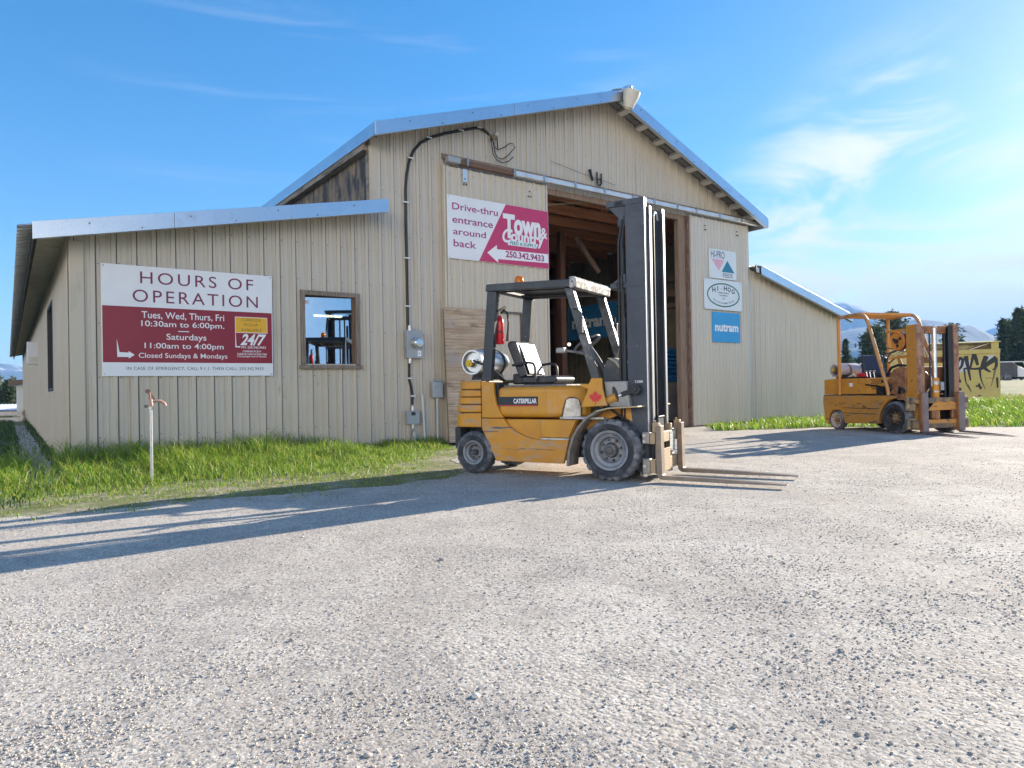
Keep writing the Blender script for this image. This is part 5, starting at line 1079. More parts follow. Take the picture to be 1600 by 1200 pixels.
# ------------------------------------------------------------------ the old forklift on the right
GA = R(-74); G0 = Vector((7.52, 13.63, .009))
f2 = thing('forklift', 'old battered orange-yellow forklift with tube guard parked by the right wing', 'forklift', G0, GA)
GW = 1.40
cream_rim = M('cream_wheel_disc', (.50, .40, .31), .6, 0, [((.36, .22, .15), 9, .52, .7)])
greasy_rim = M('greasy_black_rim', (.035, .03, .028), .5, .2, [((.22, .12, .07), 9, .55, .72)])
brassy = M('tan_hub', (.32, .22, .10), .6, .1, [((.14, .09, .06), 10, .5, .7)])
wheel(f2, 0, -.015, .315, .28, .195, lug_d=.008, lugs=40, rim_m=greasy_rim, hub_m=brassy); wheel(f2, 0, GW+.015, .315, .28, .195, side=1, lug_d=.008, lugs=40, rim_m=greasy_rim, hub_m=brassy)
wheel(f2, -1.60, .01, .205, .17, .155, front=False, smoothtread=True, rim_m=cream_rim, hub_m=rusty); wheel(f2, -1.60, GW-.01, .205, .17, .155, side=1, front=False, smoothtread=True, rim_m=cream_rim, hub_m=rusty)
mb = MB(); mb.cyl((0, .1, .315), (0, GW-.1, .315), .10); mb.build('axle', grease_black, f2)
mb = MB(); mb.cyl((-1.6, .1, .205), (-1.6, GW-.1, .205), .07); mb.build('axle', grease_black, f2)
mb = MB(); mb.box(-.35, .2, .35, GW-.35, .16, .7); mb.build('gearbox', grease_black, f2)
tub = [(-2.0, .735), (-2.015, .58), (-1.95, .12), (-1.85, .11), (-1.835, .22), (-1.80, .34), (-1.72, .425), (-1.50, .425), (-1.42, .36), (-1.385, .25), (-1.37, .14), (-.44, .175), (-.42, .30), (-.37, .44), (-.28, .56), (-.16, .65), (.02, .70), (.02, .74)]
mb = MB(); mb.prism(tub, .03, .13); body = mb.build('body', old_yellow_worn, f2, .012)
mb = MB(); mb.prism(tub, GW-.13, GW-.03); mb.build('side_plate', old_yellow_worn, body, .012)
mb = MB(); mb.prism([(-2.0, .70), (-2.01, .58), (-1.95, .16), (-1.9, .45), (-.45, .45), (-.3, .6), (0, .70)], .131, GW-.131).box(-1.3, -.5, .131, GW-.131, .2, .45); mb.build('belly', M('grimy_frame', (.06, .045, .035), .7), body)
mb = MB(); mb.prism([(-2.0, .735), (.02, .74), (.02, .755), (-2.0, .755)], .05, GW-.05); mb.build('deck', M('oily_deck', (.10, .07, .04), .55, 0, [((.3, .2, .1), 7, .5, .7)]), body)
for z, x0, x1 in ((.47, -1.40, -.40), (.36, -1.36, -.46)):
    mb = MB(); mb.box(x0, x1, .022, .03, z, z+.012); mb.build('rub_strip', MATS['grimy_frame'], body)
mb = MB(); mb.prism([(-2.0, .765), (-1.56, .765), (-1.56, 1.115), (-1.62, 1.11), (-2.0, 1.085)], .06, GW-.06); mb.build('counterweight', old_yellow, f2, .015)
mb = MB(); mb.prism([(-1.548, .06), (-.76, .06), (-.42, .16), (-.42, GW-.16), (-.76, GW-.06), (-1.548, GW-.06)], .775, 1.105, 'z'); hood = mb.build('hood', old_yellow, f2, .012)
hd = Vector((.34, .10, 0)).normalized(); hn = Vector((hd.y, -hd.x, 0))
mb = MB()
for r_ in range(6):
    for c_ in range(6):
        if r_ in (3, 4, 5) and c_ > 3: continue
        p = Vector((-.76, .06, 0))+hd*(.11+.036*c_+(.018 if r_ % 2 else 0))+Vector((0, 0, 1.065-.036*r_)); mb.cyl(p+hn*.001, p+hn*.004, .0115, n=8)
mb.build('vent_holes', grease_black, hood)
mb = MB(); mb.box(-1.24, -1.14, .0565, .0595, .93, 1.01); st = mb.build('sticker', white_plain, hood); mb = MB(); mb.prism([(-1.22, 1.015), (-1.16, 1.015), (-1.19, 1.055)], .0565, .0595); mb.build('sticker', M('sticker_mark', (.4, .08, .06), .5), hood)
for x, z in ((-.98, 1.0), (-.97, .85)): mb = MB(); mb.cyl((x, .05, z), (x, .06, z), .014, n=10); mb.build('bolt', rusty, hood)
mb = MB(); mb.bar((-.78, .05, .97), (-.42, .08, .93), .03, .03).box(-.50, -.36, .06, .16, .76, .93).tube([(-.46, .05, .93), (-.38, .03, .82), (-.3, .04, .76)], .02, 8); mb.build('pedal_linkage', grease_black, f2, .004)
# tube guard
gt = M('orange_guard_paint', (.60, .26, .045), .5, 0, [((.52, .21, .03), 3, .45, .7), ((.40, .25, .15), 8, .58, .74), ((.16, .08, .05), 16, .645, .7)], (24, .15, .005))
def arc(p0, p1, p2, n=6):
    p0, p1, p2 = Vector(p0), Vector(p1), Vector(p2); return [p0.lerp(p1, t).lerp(p1.lerp(p2, t), t) for t in np.linspace(0, 1, n)]
for y_ in (.035, GW-.035):
    mb = MB(); mb.tube([(-1.49, y_, .76), (-1.49, y_, 2.43)], .036, 12); mb.build('guard_post', gt, f2, smooth=50)
    mb = MB(); mb.tube([(-1.50, y_, 2.425), (-1.1, y_, 2.45)]+arc((-.92, y_, 2.45), (-.74, y_, 2.45), (-.655, y_, 2.24), 8)+[(-.22, y_, .98)]+arc((-.20, y_, .92), (-.17, y_, .84), (-.17, y_, .75), 4), .036, 12); mb.build('guard_post', M('scuffed_guard_tube', (.54, .25, .06), .5, 0, [((.40, .27, .19), 9, .47, .62), ((.17, .09, .06), 13, .58, .68)], (24, .2, .005)), f2, smooth=50)
for x in (-1.49, -.86, -1.28, -1.07):
    mb = MB(); mb.bar((x, .06, 2.45), (x, GW-.06, 2.45), .06, .07 if x in (-1.49, -.86) else .03, (0, 0, 1)); mb.build('guard_crossbar', gt, f2, .008)
# seat, tank, levers
mb = MB(); mb.prism([(-1.26, 1.13), (-1.17, 1.13), (-1.235, 1.60), (-1.31, 1.60)], .42, .98); s2 = mb.build('seat_back', navy_vinyl, f2, .03, seg=3)
mb = MB(); mb.box(-1.18, -.72, .42, .98, 1.12, 1.22); mb.build('seat_cushion', navy_vinyl, f2, .03, seg=3)
mb = MB(); mb.lathe([(.11, .05), (.12, 0), (.145, 0), (.15, .08), (.16, .12), (.16, .70), (.14, .78), (.001, .80)], (-1.83, .20, 1.29), (0, 1, 0), 32); tk = mb.build('gas_tank', M('pale_dented_tank', (.62, .58, .58), .45, .35, [((.5, .46, .46), 5, .45, .7), ((.44, .25, .16), 4, .62, .75)]), f2, smooth=35)
mb = MB(); mb.lathe([(.001, .055), (.112, .05)], (-1.83, .20, 1.29), (0, 1, 0), 20).cyl((-1.82, .17, 1.26), (-1.82, .24, 1.26), .03, n=12); mb.build('tank_end', M('brown_tank_end', (.16, .12, .09), .6, .2), tk)
mb = MB(); mb.cyl((-1.85, .17, 1.30), (-1.85, .20, 1.30), .035, n=12); mb.build('valve_wheel', MATS['yellow_valve'], tk)
for y_ in (.48, .80): mb = MB(); mb.lathe([(.161, 0), (.167, .002), (.167, .045), (.161, .047)], (-1.83, y_, 1.29), (0, 1, 0), 32, True); mb.build('strap', rusty if y_ < .6 else dark_iron, tk, smooth=40)
mb = MB(); mb.box(-1.96, -1.70, .36, .42, 1.08, 1.16).box(-1.96, -1.70, .85, .91, 1.08, 1.16); mb.build('tank_cradle', rusty, f2)
for k, x in enumerate((-.86, -.77, -.665)):
    mb = MB(); mb.tube([(x+.03, .16, 1.09), (x, .16, 1.24)], .010, 8).box(x-.03, x+.03, .13, .18, 1.235, 1.262); mb.build('control_lever', chrome, f2, .004)
mb = MB(); mb.tube([(-1.36, .13, 1.12), (-1.28, .12, 1.15), (-1.2, .13, 1.19), (-1.12, .15, 1.14)], .022, 8); mb.build('rag', M('pale_rag', (.62, .52, .40), .9), f2, smooth=50)
def f2p(x, y, z): a = Vector((x, y, z)); a.rotate(Matrix.Rotation(GA, 3, 'Z')); return a+G0
t = thing('fire_extinguisher', "small red fire extinguisher lying on the old forklift's deck beside the levers", 'fire extinguisher', f2p(-1.12, .17, 1.165), GA)
mb = MB(); mb.lathe([(.001, .26), (.04, .255), (.056, .23), (.056, .05), (.045, .02), (.02, 0), (.018, -.03)], (0, 0, 0), (1, 0, 0), 22); mb.build('cylinder', red_paint, t, smooth=40)
mb = MB(); mb.cyl((-.03, 0, 0), (-.06, 0, 0), .02, n=12).bar((-.05, 0, .015), (-.14, .03, .03), .02, .012); mb.build('valve', MATS['brassy_valve'], t)
# cowl, column, wheel, reel
mb = MB(); mb.prism([(-.34, .765), (.13, .765), (.14, 1.30), (-.02, 1.315), (-.17, 1.27), (-.26, 1.15)], .16, GW-.16); cw2 = mb.build('cowl', rusty, f2, .03, seg=3); 
mb = MB(); mb.tube([(-.42, .12, 1.02), (-.33, .13, 1.10), (-.18, .13, 1.30), (-.02, .14, 1.345), (.14, .17, 1.33)], .026, 10).tube([(-.02, .16, .78), (.02, .13, .90), (.1, .14, .86), (.12, .15, .76)], .03, 8); mb.build('hose', jet_black, cw2, smooth=60)
mb = MB(); mb.cyl((-.36, .12, 1.06), (-.28, .12, 1.08), .035, n=14); mb.build('filter', M('yellowish_cap', (.5, .42, .2), .5), cw2)
mb = MB(); mb.tube([(-.42, .70, 1.2), (-.52, .70, 1.42), (-.58, .70, 1.56)], .035, 12); sc2 = mb.build('steering_column', M('tan_column', (.40, .22, .10), .55, 0, [((.25, .15, .09), 8, .5, .7)]), f2, smooth=50)
ax = Vector((-.4, 0, .92)).normalized(); cen = Vector((-.66, .70, 1.60)); aa = ax.cross(Vector((0, 1, 0))).normalized(); bb = Vector((0, 1, 0))
mb = MB(); mb.tube([cen+aa*.19*math.cos(t)+bb*.19*math.sin(t) for t in np.linspace(0, 2*math.pi, 29)[:-1]], .014, 8, True)
for t in (.9, 3.0, 5.1): mb.tube([cen-ax*.03, cen+(aa*math.cos(t)+bb*math.sin(t))*.185], .009, 6)
mb.build('steering_wheel', M('grey_white_wheel_rim', (.42, .43, .45), .4, 0, [((.1, .1, .1), 7, .5, .6)]), sc2, smooth=50)
mb = MB(); mb.lathe([(.02, 0), (.06, 0), (.07, .01), (.155, .01), (.17, -.01), (.185, 0), (.185, .03), (.02, .035)], (-.20, .30, 1.83), (0, 1, 0), 32); reel = mb.build('hose_reel', gt, f2, smooth=40)
mb = MB(); mb.lathe([(.02, .036), (.180, .036), (.195, .05), (.195, .10), (.18, .115), (.02, .115)], (-.20, .30, 1.83), (0, 1, 0), 32); mb.build('coiled_hose', jet_black, reel, smooth=40)
mb = MB(); mb.cyl((-.20, .27, 1.83), (-.20, .31, 1.83), .05, n=14); [mb.cyl((-.20+.09*math.cos(t), .305, 1.83+.09*math.sin(t)), (-.20+.09*math.cos(t), .298, 1.83+.09*math.sin(t)), .034, n=10) for t in (.6, 2.7, 4.8)]; mb.build('reel_hub', greasy_rim, reel)
mb = MB(); mb.bar((-.42, .26, 2.035), (.18, .26, 2.035), .05, .05).bar((-.30, .26, 1.50), (.2, .26, 1.52), .05, .05).tube([(-.02, .42, 1.83), (.16, .42, 1.83)], .02, 8); mb.build('reel_arm', gt, f2, .006)
mb = MB(); mb.tube([(-.22, .35, 1.65), (-.36, .3, 1.60), (-.45, .3, 1.50), (-.40, .3, 1.40), (-.15, .25, 1.52)], .014, 8).tube([(-.30, .3, 1.68), (-.5, .35, 1.72), (-.62, .4, 1.66), (-.60, .42, 1.58)], .010, 8); mb.build('hose', jet_black, f2, smooth=60)
for k, (a, b) in enumerate(((( -.60, .25, .78), (-.45, .30, .98)), ((-.52, .5, .78), (-.40, .52, 1.05)), ((-.30, .20, .76), (-.24, .16, .95)))):
    mb = MB(); mb.tube([a, Vector(a).lerp(Vector(b), .6)+Vector((.05, -.02, 0)), b], .018, 8).box(b[0]-.04, b[0]+.04, b[1]-.03, b[1]+.03, b[2], b[2]+.015); mb.build('pedal', grease_black, f2)
mb = MB(); mb.cyl((-.02, .10, .50), (.10, .10, .50), .06, n=14).box(.02, .14, .06, .16, .66, .78).tube([(-.3, .1, .72), (-.1, .08, .80), (.1, .1, .72), (.2, .12, .60)], .018, 8); mb.build('tilt_linkage', rusty, f2, .004)
mb = MB(); mb.tube([(-1.5, .10, 1.115), (-1.2, .10, 1.125), (-.9, .11, 1.118), (-.72, .12, 1.112)], .018, 8); mb.build('hose', jet_black, f2, smooth=60)
mb = MB(); mb.box(-1.72, -1.52, .30, .55, 1.115, 1.20).cyl((-1.45, .3, 1.10), (-1.45, .3, 1.22), .05, n=14); mb.build('engine_cover', greasy_rim, f2, .01)
# mast
def rail2(x0, x1, y0, y1, z0, z1, s_, m, name='mast_rail'):
    mb = MB(); t = .025; yw = (y0, y0+t) if s_ > 0 else (y1-t, y1); mb.box(x0, x1, *yw, z0, z1); a, b = (y0+t, y1) if s_ > 0 else (y0, y1-t)
    mb.box(x0, x0+t, a, b, z0, z1).box(x1-t, x1, a, b, z0, z1); return mb.build(name, m, f2, .005)
mast_or = M('orange_mast_paint', (.56, .25, .04), .55, 0, [((.48, .20, .03), 3, .45, .7), ((.30, .16, .09), 7, .58, .72), ((.10, .06, .04), 13, .62, .68)], (22, .2, .005))
mast_rust = M('rusty_mast_face', (.34, .19, .12), .65, .1, [((.18, .09, .06), 6, .45, .62), ((.46, .33, .24), 10, .56, .7), ((.55, .26, .05), 5, .62, .75)], (22, .3, .005))
rail2(.14, .375, .185, .30, .08, 2.12, 1, mast_or); r_ = rail2(.14, .375, 1.10, 1.215, .08, 2.12, -1, mast_or)
for y0, y1 in ((.185, .30), (1.10, 1.215)):
    mb = MB(); mb.box(.3755, .384, y0, y1, .5, 2.12); mb.build('rail_face', mast_rust, f2, .003)
rail2(.20, .36, .315, .39, .12, 2.08, 1, mast_rust, 'inner_rail'); rail2(.20, .36, 1.01, 1.085, .12, 2.08, -1, grease_black, 'inner_rail')
mb = MB(); mb.box(.361, .372, .97, 1.09, .6, 2.10); mb.build('greased_face', grease_black, f2)
for bx in ((.20, .30, .39, 1.01, 1.95, 2.09), (.14, .198, .2, 1.2, 1.98, 2.11), (.13, .2, .2, 1.2, 1.38, 1.5), (.13, .2, .2, 1.2, .2, .36)): mb = MB(); mb.box(*bx); mb.build('mast_tie', rusty, f2, .008)
mb = MB(); mb.cyl((.30, .70, 1.08), (.30, .70, 2.07), .045, n=20).lathe([(.05, 2.05), (.058, 2.06), (.058, 2.085), (.02, 2.11)], (.30, .70, 0), (0, 0, 1), 18); cyl_ = mb.build('lift_cylinder', M('bright_ram', (.62, .63, .62), .28, .85, [((.45, .42, .38), 6, .55, .75)]), f2, smooth=40)
mb = MB(); mb.cyl((.30, .70, .25), (.30, .70, 1.08), .075, n=20); mb.build('cylinder_barrel', old_yellow, cyl_, smooth=40)
mb = MB(); mb.cyl((.30, .70, .95), (.30, .70, 1.02), .085, n=20).cyl((.30, .70, .80), (.30, .70, .83), .082, n=20).box(.30, .40, .74, .82, .84, 1.0); mb.build('collar', steel, cyl_, smooth=40)
mb = MB(); mb.box(.36, .374, .50, .53, .6, 1.95).box(.36, .374, .86, .89, .6, 1.95); mb.build('lift_chain', dark_iron, f2)
mb = MB(); mb.bar((.28, .42, 1.75), (.28, .62, 1.40), .03, .03).tube([(.3, .47, 1.2), (.36, .55, 1.1), (.36, .56, .95), (.3, .5, .8)], .014, 8); mb.build('hose', M('pale_worn_rod', (.6, .5, .4), .4, .3), f2, smooth=60)
mb = MB(); mb.box(.12, .40, .14, .30, .64, .80); mb.build('trunnion_block', old_yellow, f2, .01)
for z in (.98, .82, .70): mb = MB(); mb.box(.30, .40, 1.216, 1.25, z, z+.06); mb.build('roller_stub', dark_iron, f2, .006)
# carriage and forks
mb = MB(); mb.box(.39, .45, -.03, 1.36, .59, .70).box(.39, .45, .0, 1.36, .11, .28); car2 = mb.build('carriage', M('grimy_carriage', (.16, .12, .09), .6, .2, [((.42, .24, .07), 6, .5, .66), ((.07, .06, .055), 10, .58, .72)], (20, .3, .006)), f2, .008)
mb = MB(); mb.prism([(.35, .45), (1.06, .46), (1.06, .55), (1.0, .60), (.9, .63), (.78, .60), (.62, .63), (.5, .60), (.40, .52)], .452, .462, 'x'); mb.mi = [0]*len(mb.f); mb.build('front_plate', old_yellow_worn, car2, .004)
mb = MB(); mb.box(.452, .46, .35, 1.06, .20, .275); mb.build('lower_plate', old_yellow_worn, car2, .004)
for z0, z1 in ((.45, .72), (.10, .30)):
    for y0, y1 in ((-.06, .14), (1.30, 1.42)): mb = MB(); mb.box(.33, .388, y0, y1, z0, z1); mb.build('roller_block', M('grey_chipped_block', (.24, .20, .15), .6, .2, [((.48, .34, .16), 7, .5, .62), ((.10, .08, .07), 10, .56, .7)]), car2, .01)
for y_ in (.17, 1.06):
    b_ = [(.455, .80), (.455, .10), (.465, .05), (.50, .02), (1.0, .012), (1.58, .016), (1.58, .022), (1.0, .045), (.53, .058), (.518, .07), (.512, .80)]
    mb = MB(); mb.prism(b_, y_, y_+.135); fk = mb.build('fork', grey_rust, f2, .006)
    mb = MB(); mb.box(.45, .512, y_-.022, y_-.001, .05, .78); mb.build('worn_edge', rusty, fk, .003)
    mb = MB(); mb.box(.40, .50, y_+.03, y_+.1, .62, .66); mb.build('fork_latch', dark_iron, fk)
mb = MB(); mb.box(.40, .45, .45, .62, .30, .45).box(.40, .45, .95, 1.0, .29, .45); mb.build('carriage_post', rusty, car2, .006)

# ------------------------------------------------------------------ yellow bin shed, trailer
YA = R(-27.98)
t = thing('bin_shed', 'pale yellow steel bin with black spray-painted graffiti behind the old forklift', 'bin', (15.2, 28.0, .0), YA)
mb = MB(); mb.box(.04, 3.74, 0, 2.2, 0, 2.06); bn = mb.build('body', bin_yellow, t, .01)
mb = MB(); mb.box(.02, 3.78, -.05, 0, 2.04, 2.20).box(.02, 3.78, -.045, .0, 2.2, 2.215); mb.build('top_flange', bin_yellow, t, .008)
mb = MB(); mb.box(3.70, 3.765, -.012, .06, 0, 2.04); mb.build('corner_post', bin_yellow, t, .006)
mb = MB(); mb.prism([(-.02, 2.2), (2.2, 2.2), (2.2, 2.58), (-.02, 2.46)], 3.5, 3.74, 'x'); mb.mi = [0]*len(mb.f); mb.build('end_wall', bin_yellow, t, .008)
mb = MB(); mb.prism([(-.02, 2.2), (2.2, 2.2), (2.2, 2.58), (-.02, 2.46)], -.0+.04, .24, 'x'); mb.mi = [0]*len(mb.f); mb.build('end_wall', bin_yellow, t, .008)
mb = MB(); mb.prism([(-.08, 2.46), (2.25, 2.59), (2.25, 2.62), (-.08, 2.495)], 0.0, 3.8, 'x'); mb.mi = [0]*len(mb.f); mb.build('lid', bin_yellow, t, .006)
mb = MB(); mb.box(.241, 3.49, .25, .30, 2.06, 2.47); mb.build('inner_panel', bin_dark, t)
mb = MB(); mb.prism([(.35, 2.22), (1.7, 2.34), (2.6, 2.21), (3.3, 2.40), (2.2, 2.46), (.9, 2.42)], .235, .249); mb.build('folded_liner', M('khaki_liner', (.42, .36, .19), .7, 0, [((.2, .15, .08), 3, .45, .65)]), t)
mb = MB(); mb.bar((2.82, .12, 2.215), (3.48, .14, 2.44), .05, .035); mb.build('lid_strut', white_paint, t)
mb = MB(); mb.bar((.32, .12, 2.215), (1.1, .14, 2.44), .05, .035); mb.build('lid_strut', white_paint, t)
spray = M('black_spray_paint', (.012, .013, .018), .55); fade = M('thin_spray_paint', (.16, .135, .06), .6); fillp = M('pale_lilac_spray', (.52, .54, .60), .6)
def stroke(pts, w0, w1=None, m=None, y=-.004):
    w1 = w0 if w1 is None else w1; P = []
    for i in range(len(pts)-1):
        for k in np.linspace(0, 1, 7)[:-1]: P.append(Vector(pts[i]).lerp(Vector(pts[i+1]), k))
    P.append(Vector(pts[-1])); 
    for _ in range(3): P = [P[0]]+[(P[i-1]+P[i]*2+P[i+1])/4 for i in range(1, len(P)-1)]+[P[-1]]
    L, Rr = [], []
    for i, p in enumerate(P):
        d = (P[min(i+1, len(P)-1)]-P[max(i-1, 0)]).normalized(); w = (w0+(w1-w0)*i/(len(P)-1))/2; L.append(p+Vector((-d.y, d.x))*w); Rr.append(p-Vector((-d.y, d.x))*w)
    mb = MB(); n = len(P); mb.add([(p.x, y, p.y) for p in L]+[(p.x, y, p.y) for p in Rr], [(i, i+1, n+i+1, n+i) for i in range(n-1)]); return mb.build('graffiti', m or spray, t, recalc=False)
for pts in ([(2.23, 1.35), (2.29, 1.87), (2.84, 1.80), (2.8, 1.37)], [(3.4, 1.79), (3.36, 1.96), (3.60, 1.97), (3.63, 1.82)]): mb = MB(); mb.prism(pts, -.002, -.0005); mb.build('graffiti', fillp, t)
YY = -.004
for i, (pts, w0, w1) in enumerate([([(2.08, 1.5), (2.16, 1.58), (2.25, 1.58), (2.29, 1.43), (2.26, 1.21), (2.16, 1.12), (2.06, 1.2)], .09, .07), ([(2.12, 2.06), (2.20, 2.09), (2.28, 2.03), (2.26, 1.90), (2.17, 1.85)], .03, .03), ([(2.33, 1.86), (2.41, 1.34), (2.45, 1.0)], .13, .03), ([(2.34, 1.66), (2.49, 1.91), (2.59, 1.84), (2.55, 1.58), (2.40, 1.41)], .10, .06), ([(2.68, 1.97), (2.75, 1.5), (2.82, 1.02)], .12, .04), ([(2.62, 1.49), (3.0, 1.46), (3.18, 1.49)], .05, .08), ([(2.82, 1.5), (2.94, 2.05), (2.97, 2.05)], .05, .12), ([(2.94, 2.05), (3.01, 1.84), (3.06, 1.60)], .12, .07), ([(3.34, 1.94), (3.24, 1.66), (3.18, 1.46)], .13, .10), ([(3.14, 1.45), (3.40, 1.66), (3.67, 1.87)], .09, .16), ([(3.26, 1.52), (3.36, 1.40), (3.47, 1.33)], .10, .04), ([(3.66, 1.85), (3.66, 1.60), (3.61, 1.46), (3.52, 1.41)], .10, .03), ([(3.12, 1.46), (3.15, 1.06), (3.29, .65)], .06, .01), ([(2.62, 1.5), (2.66, .94), (2.82, .62)], .05, .01), ([(2.98, .80), (3.08, .80), (3.18, .73)], .05, .05), ([(3.08, .90), (3.14, .67)], .06, .05), ([(3.03, .41), (3.15, .44)], .05, .03), ([(3.69, 1.12), (3.70, .92), (3.71, .73)], .09, .10), ([(3.29, 1.10), (3.58, 1.10)], .012, .012)]): stroke(pts, w0*1.3, w1*1.25, None, YY-.0004*i)
for i, pts in enumerate(([(3.62, 1.48), (3.56, 1.15), (3.47, .78)], [(2.72, .86), (2.80, .66), (2.84, .56)])): stroke(pts, .08, .02, fade, -.003)

TA = R(-10)
t = thing('utility_trailer', 'dark box trailer with a white front end in the field beyond the bin', 'trailer', (43.2, 59.5, float(terrain(43.2, 59.5))-.05), TA)
tdk = M('dark_trailer_side', (.035, .036, .045), .45, 0, [((.08, .08, .09), 2, .5, .7)]); twh = M('white_trailer_end', (.7, .7, .72), .5)
mb = MB(); mb.prism([(-1.9, .35), (.3, .35), (.3, 1.25), (.0, 1.62), (-1.9, 1.62)], 0, 1.6); mb.build('body', tdk, t, .03)
mb = MB(); mb.box(.302, .95, .1, 1.5, .35, 1.0).prism([(.302, 1.0), (.95, 1.0), (.9, 1.05), (.35, 1.3)], .1, 1.5); mb.build('front_end', twh, t, .03)
mb = MB(); mb.bar((-1.9, -.02, 1.66), (.75, -.02, 1.66), .06, .08).bar((.75, -.02, 1.66), (.95, -.02, 1.0), .05, .06); mb.build('roof_rail', twh, t)
for x in (-1.2, -.5): mb = MB(); mb.lathe([(.30, 0), (.32, .02), (.32, .18), (.15, .2), (.001, .2)], (x, -.06, .32), (0, 1, 0), 20); mb.build('wheel', tyre_mat, t, smooth=40)

# ------------------------------------------------------------------ left background
t = thing('end_shed', 'white-walled shed end with brown roof beyond the far left corner', 'shed', bw(-.33, 36.2, 0), BA)
mb = MB(); mb.box(.06, 2.5, 0, 3, 0, 1.72); mb.build('wall', M('white_shed_wall', (.72, .72, .74), .6), t); mb = MB(); mb.prism([(-.32, 1.72), (2.6, 2.1), (2.6, 2.2), (-.32, 1.98)], -.3, 3.2); mb.build('roof', M('brown_shed_roof', (.22, .15, .12), .8), t)
t = thing('rail_fence', 'pale wooden rail fence across the far end of the left grass', 'fence', (-26.5, 29.5, 0), 0)
pr = M('pale_rails', (.62, .55, .50), .8, 0, [((.45, .38, .33), 3, .45, .7)])
for z in (.10, .36): mb = MB(); mb.box(0, 5.6, -.02, .02, z-.09, z+.08); mb.build('rail', pr, t)
for x in (.2, 2.1, 3.95, 5.5): mb = MB(); mb.box(x, x+.12, .021, .13, 0, .5); mb.build('post', pr, t)
t = thing('low_white_shed', 'low shed with white ribbed metal roof behind the rail fence', 'shed', (-34, 40, 0), R(4))
mb = MB(); mb.box(0, 9, 0, 4, 0, .26); mb.build('wall', M('brown_shed_wall', (.16, .11, .09), .8), t)  # dark brown wall below the white roof
br = np.arange(0, 9.2, .1); mb = MB(); [mb.add([(a, -.15, .27+.03*(i % 2)), (a+.1, -.15, .27+.03*((i+1) % 2)), (a+.1, 2.2, .62+.03*((i+1) % 2)), (a, 2.2, .62+.03*(i % 2))], [(0, 1, 2, 3)]) for i, a in enumerate(br)]; mb.box(0, 9.2, 2.2, 4.1, .27, .60); mb.build('roof', M('white_metal_roof', (.74, .76, .80), .4, .2), t, recalc=False)

# ------------------------------------------------------------------ trees
bark = M('grey_bark', (.12, .095, .075), .9, 0, [((.07, .055, .045), 4, .45, .7)])
ndl = [M('needles_dark', (.035, .062, .036), .75, trans=.25), M('needles_mid', (.075, .11, .05), .75, trans=.3), M('needles_olive', (.125, .145, .065), .75, trans=.3)]
def tree(name, x, y, h, rad, label, shape='cone', n=260, seed=0, bare=.12, size=1.0, dens=8, lean=0):
    rg = np.random.default_rng(seed+100); rs = random.Random(seed)
    z = float(terrain(x, y))-.05; t = thing(name, label, 'tree', (x, y, z), rs.uniform(0, 6))
    mb = MB(); pts = [(lean*h*k*k+.03*h*rs.uniform(-.2, .2)*k, .02*h*rs.uniform(-.3, .3)*k, h*k) for k in np.linspace(0, 1, 8)]; mb.tube(pts, [max(.012*h*(1.25-k*1.2), .015) for k in np.linspace(0, 1, 8)], 8)
    V, F, mi = [], [], []
    def tw(z_): k = z_/h; i = min(int(k*7), 6); f = k*7-i; return Vector(pts[i]).lerp(Vector(pts[i+1]), f)
    lumps = [(rs.uniform(0, 6.283), rs.uniform(bare, 1), rs.uniform(.6, 1.25)) for _ in range(9)]
    for b in range(n):
        k = bare+(1-bare)*(b+rs.random())/n
        if shape == 'cone': L = rad*(1.03-k)**.8*rs.uniform(.55, 1.15)
        elif shape == 'spruce': L = rad*(1.02-k)*rs.uniform(.75, 1.1)
        else: L = rad*(math.sin(math.pi*min(1, (.12+.86*k))**1.1)**.6)*rs.uniform(.45, 1.15)
        a = rs.uniform(0, 6.283)
        for la, lk, lf in lumps:
            if abs(k-lk) < .12 and abs((a-la+3.14) % 6.283-3.14) < .8: L *= lf
        o = tw(h*k); up = rs.uniform(-.15, .35) if shape != 'spruce' else rs.uniform(-.45, -.1)
        e = o+Vector((math.cos(a)*L, math.sin(a)*L, up*L)); 
        if L > .25*rad and b % 2 == 0: mb.tube([o, o.lerp(e, .5)+Vector((0, 0, -.04*L)), e], [.0035*h*(1.15-k)+.006, .0022*h*(1.15-k)+.005, .004], 5)
        m_ = rs.choices((0, 1, 2), (.5, .35, .15))[0] if k < .75 else rs.choices((0, 1, 2), (.3, .45, .25))[0]
        for c in range(dens):
            f = rs.uniform(.30, 1.05); p = o.lerp(e, f)+Vector((rs.gauss(0, .07*rad), rs.gauss(0, .07*rad), rs.gauss(0, .035*h*.5)))
            for q in range(3):
                d1 = Vector((rs.gauss(0, 1), rs.gauss(0, 1), rs.gauss(.25, .7))).normalized()*size*rs.uniform(.5, 1.15); d2 = d1.cross(Vector((rs.gauss(0, 1), rs.gauss(0, 1), rs.gauss(0, 1)))).normalized()*size*.22
                i = len(V); V += [p-d2, p+d2, p+d1*.9+d2*.3]; F.append((i, i+1, i+2)); mi.append(m_ if rs.random() < .75 else rs.randrange(3))
    mb.build('trunk', bark, t, smooth=60)
    c = fast_mesh('crown', np.array([tuple(v) for v in V]), np.array(F), ndl, mi); c.parent = t; return t
def at(px, dist): k = (px-800)/1080.3; return k*dist, dist       # a bearing read off the photograph, set at its own distance
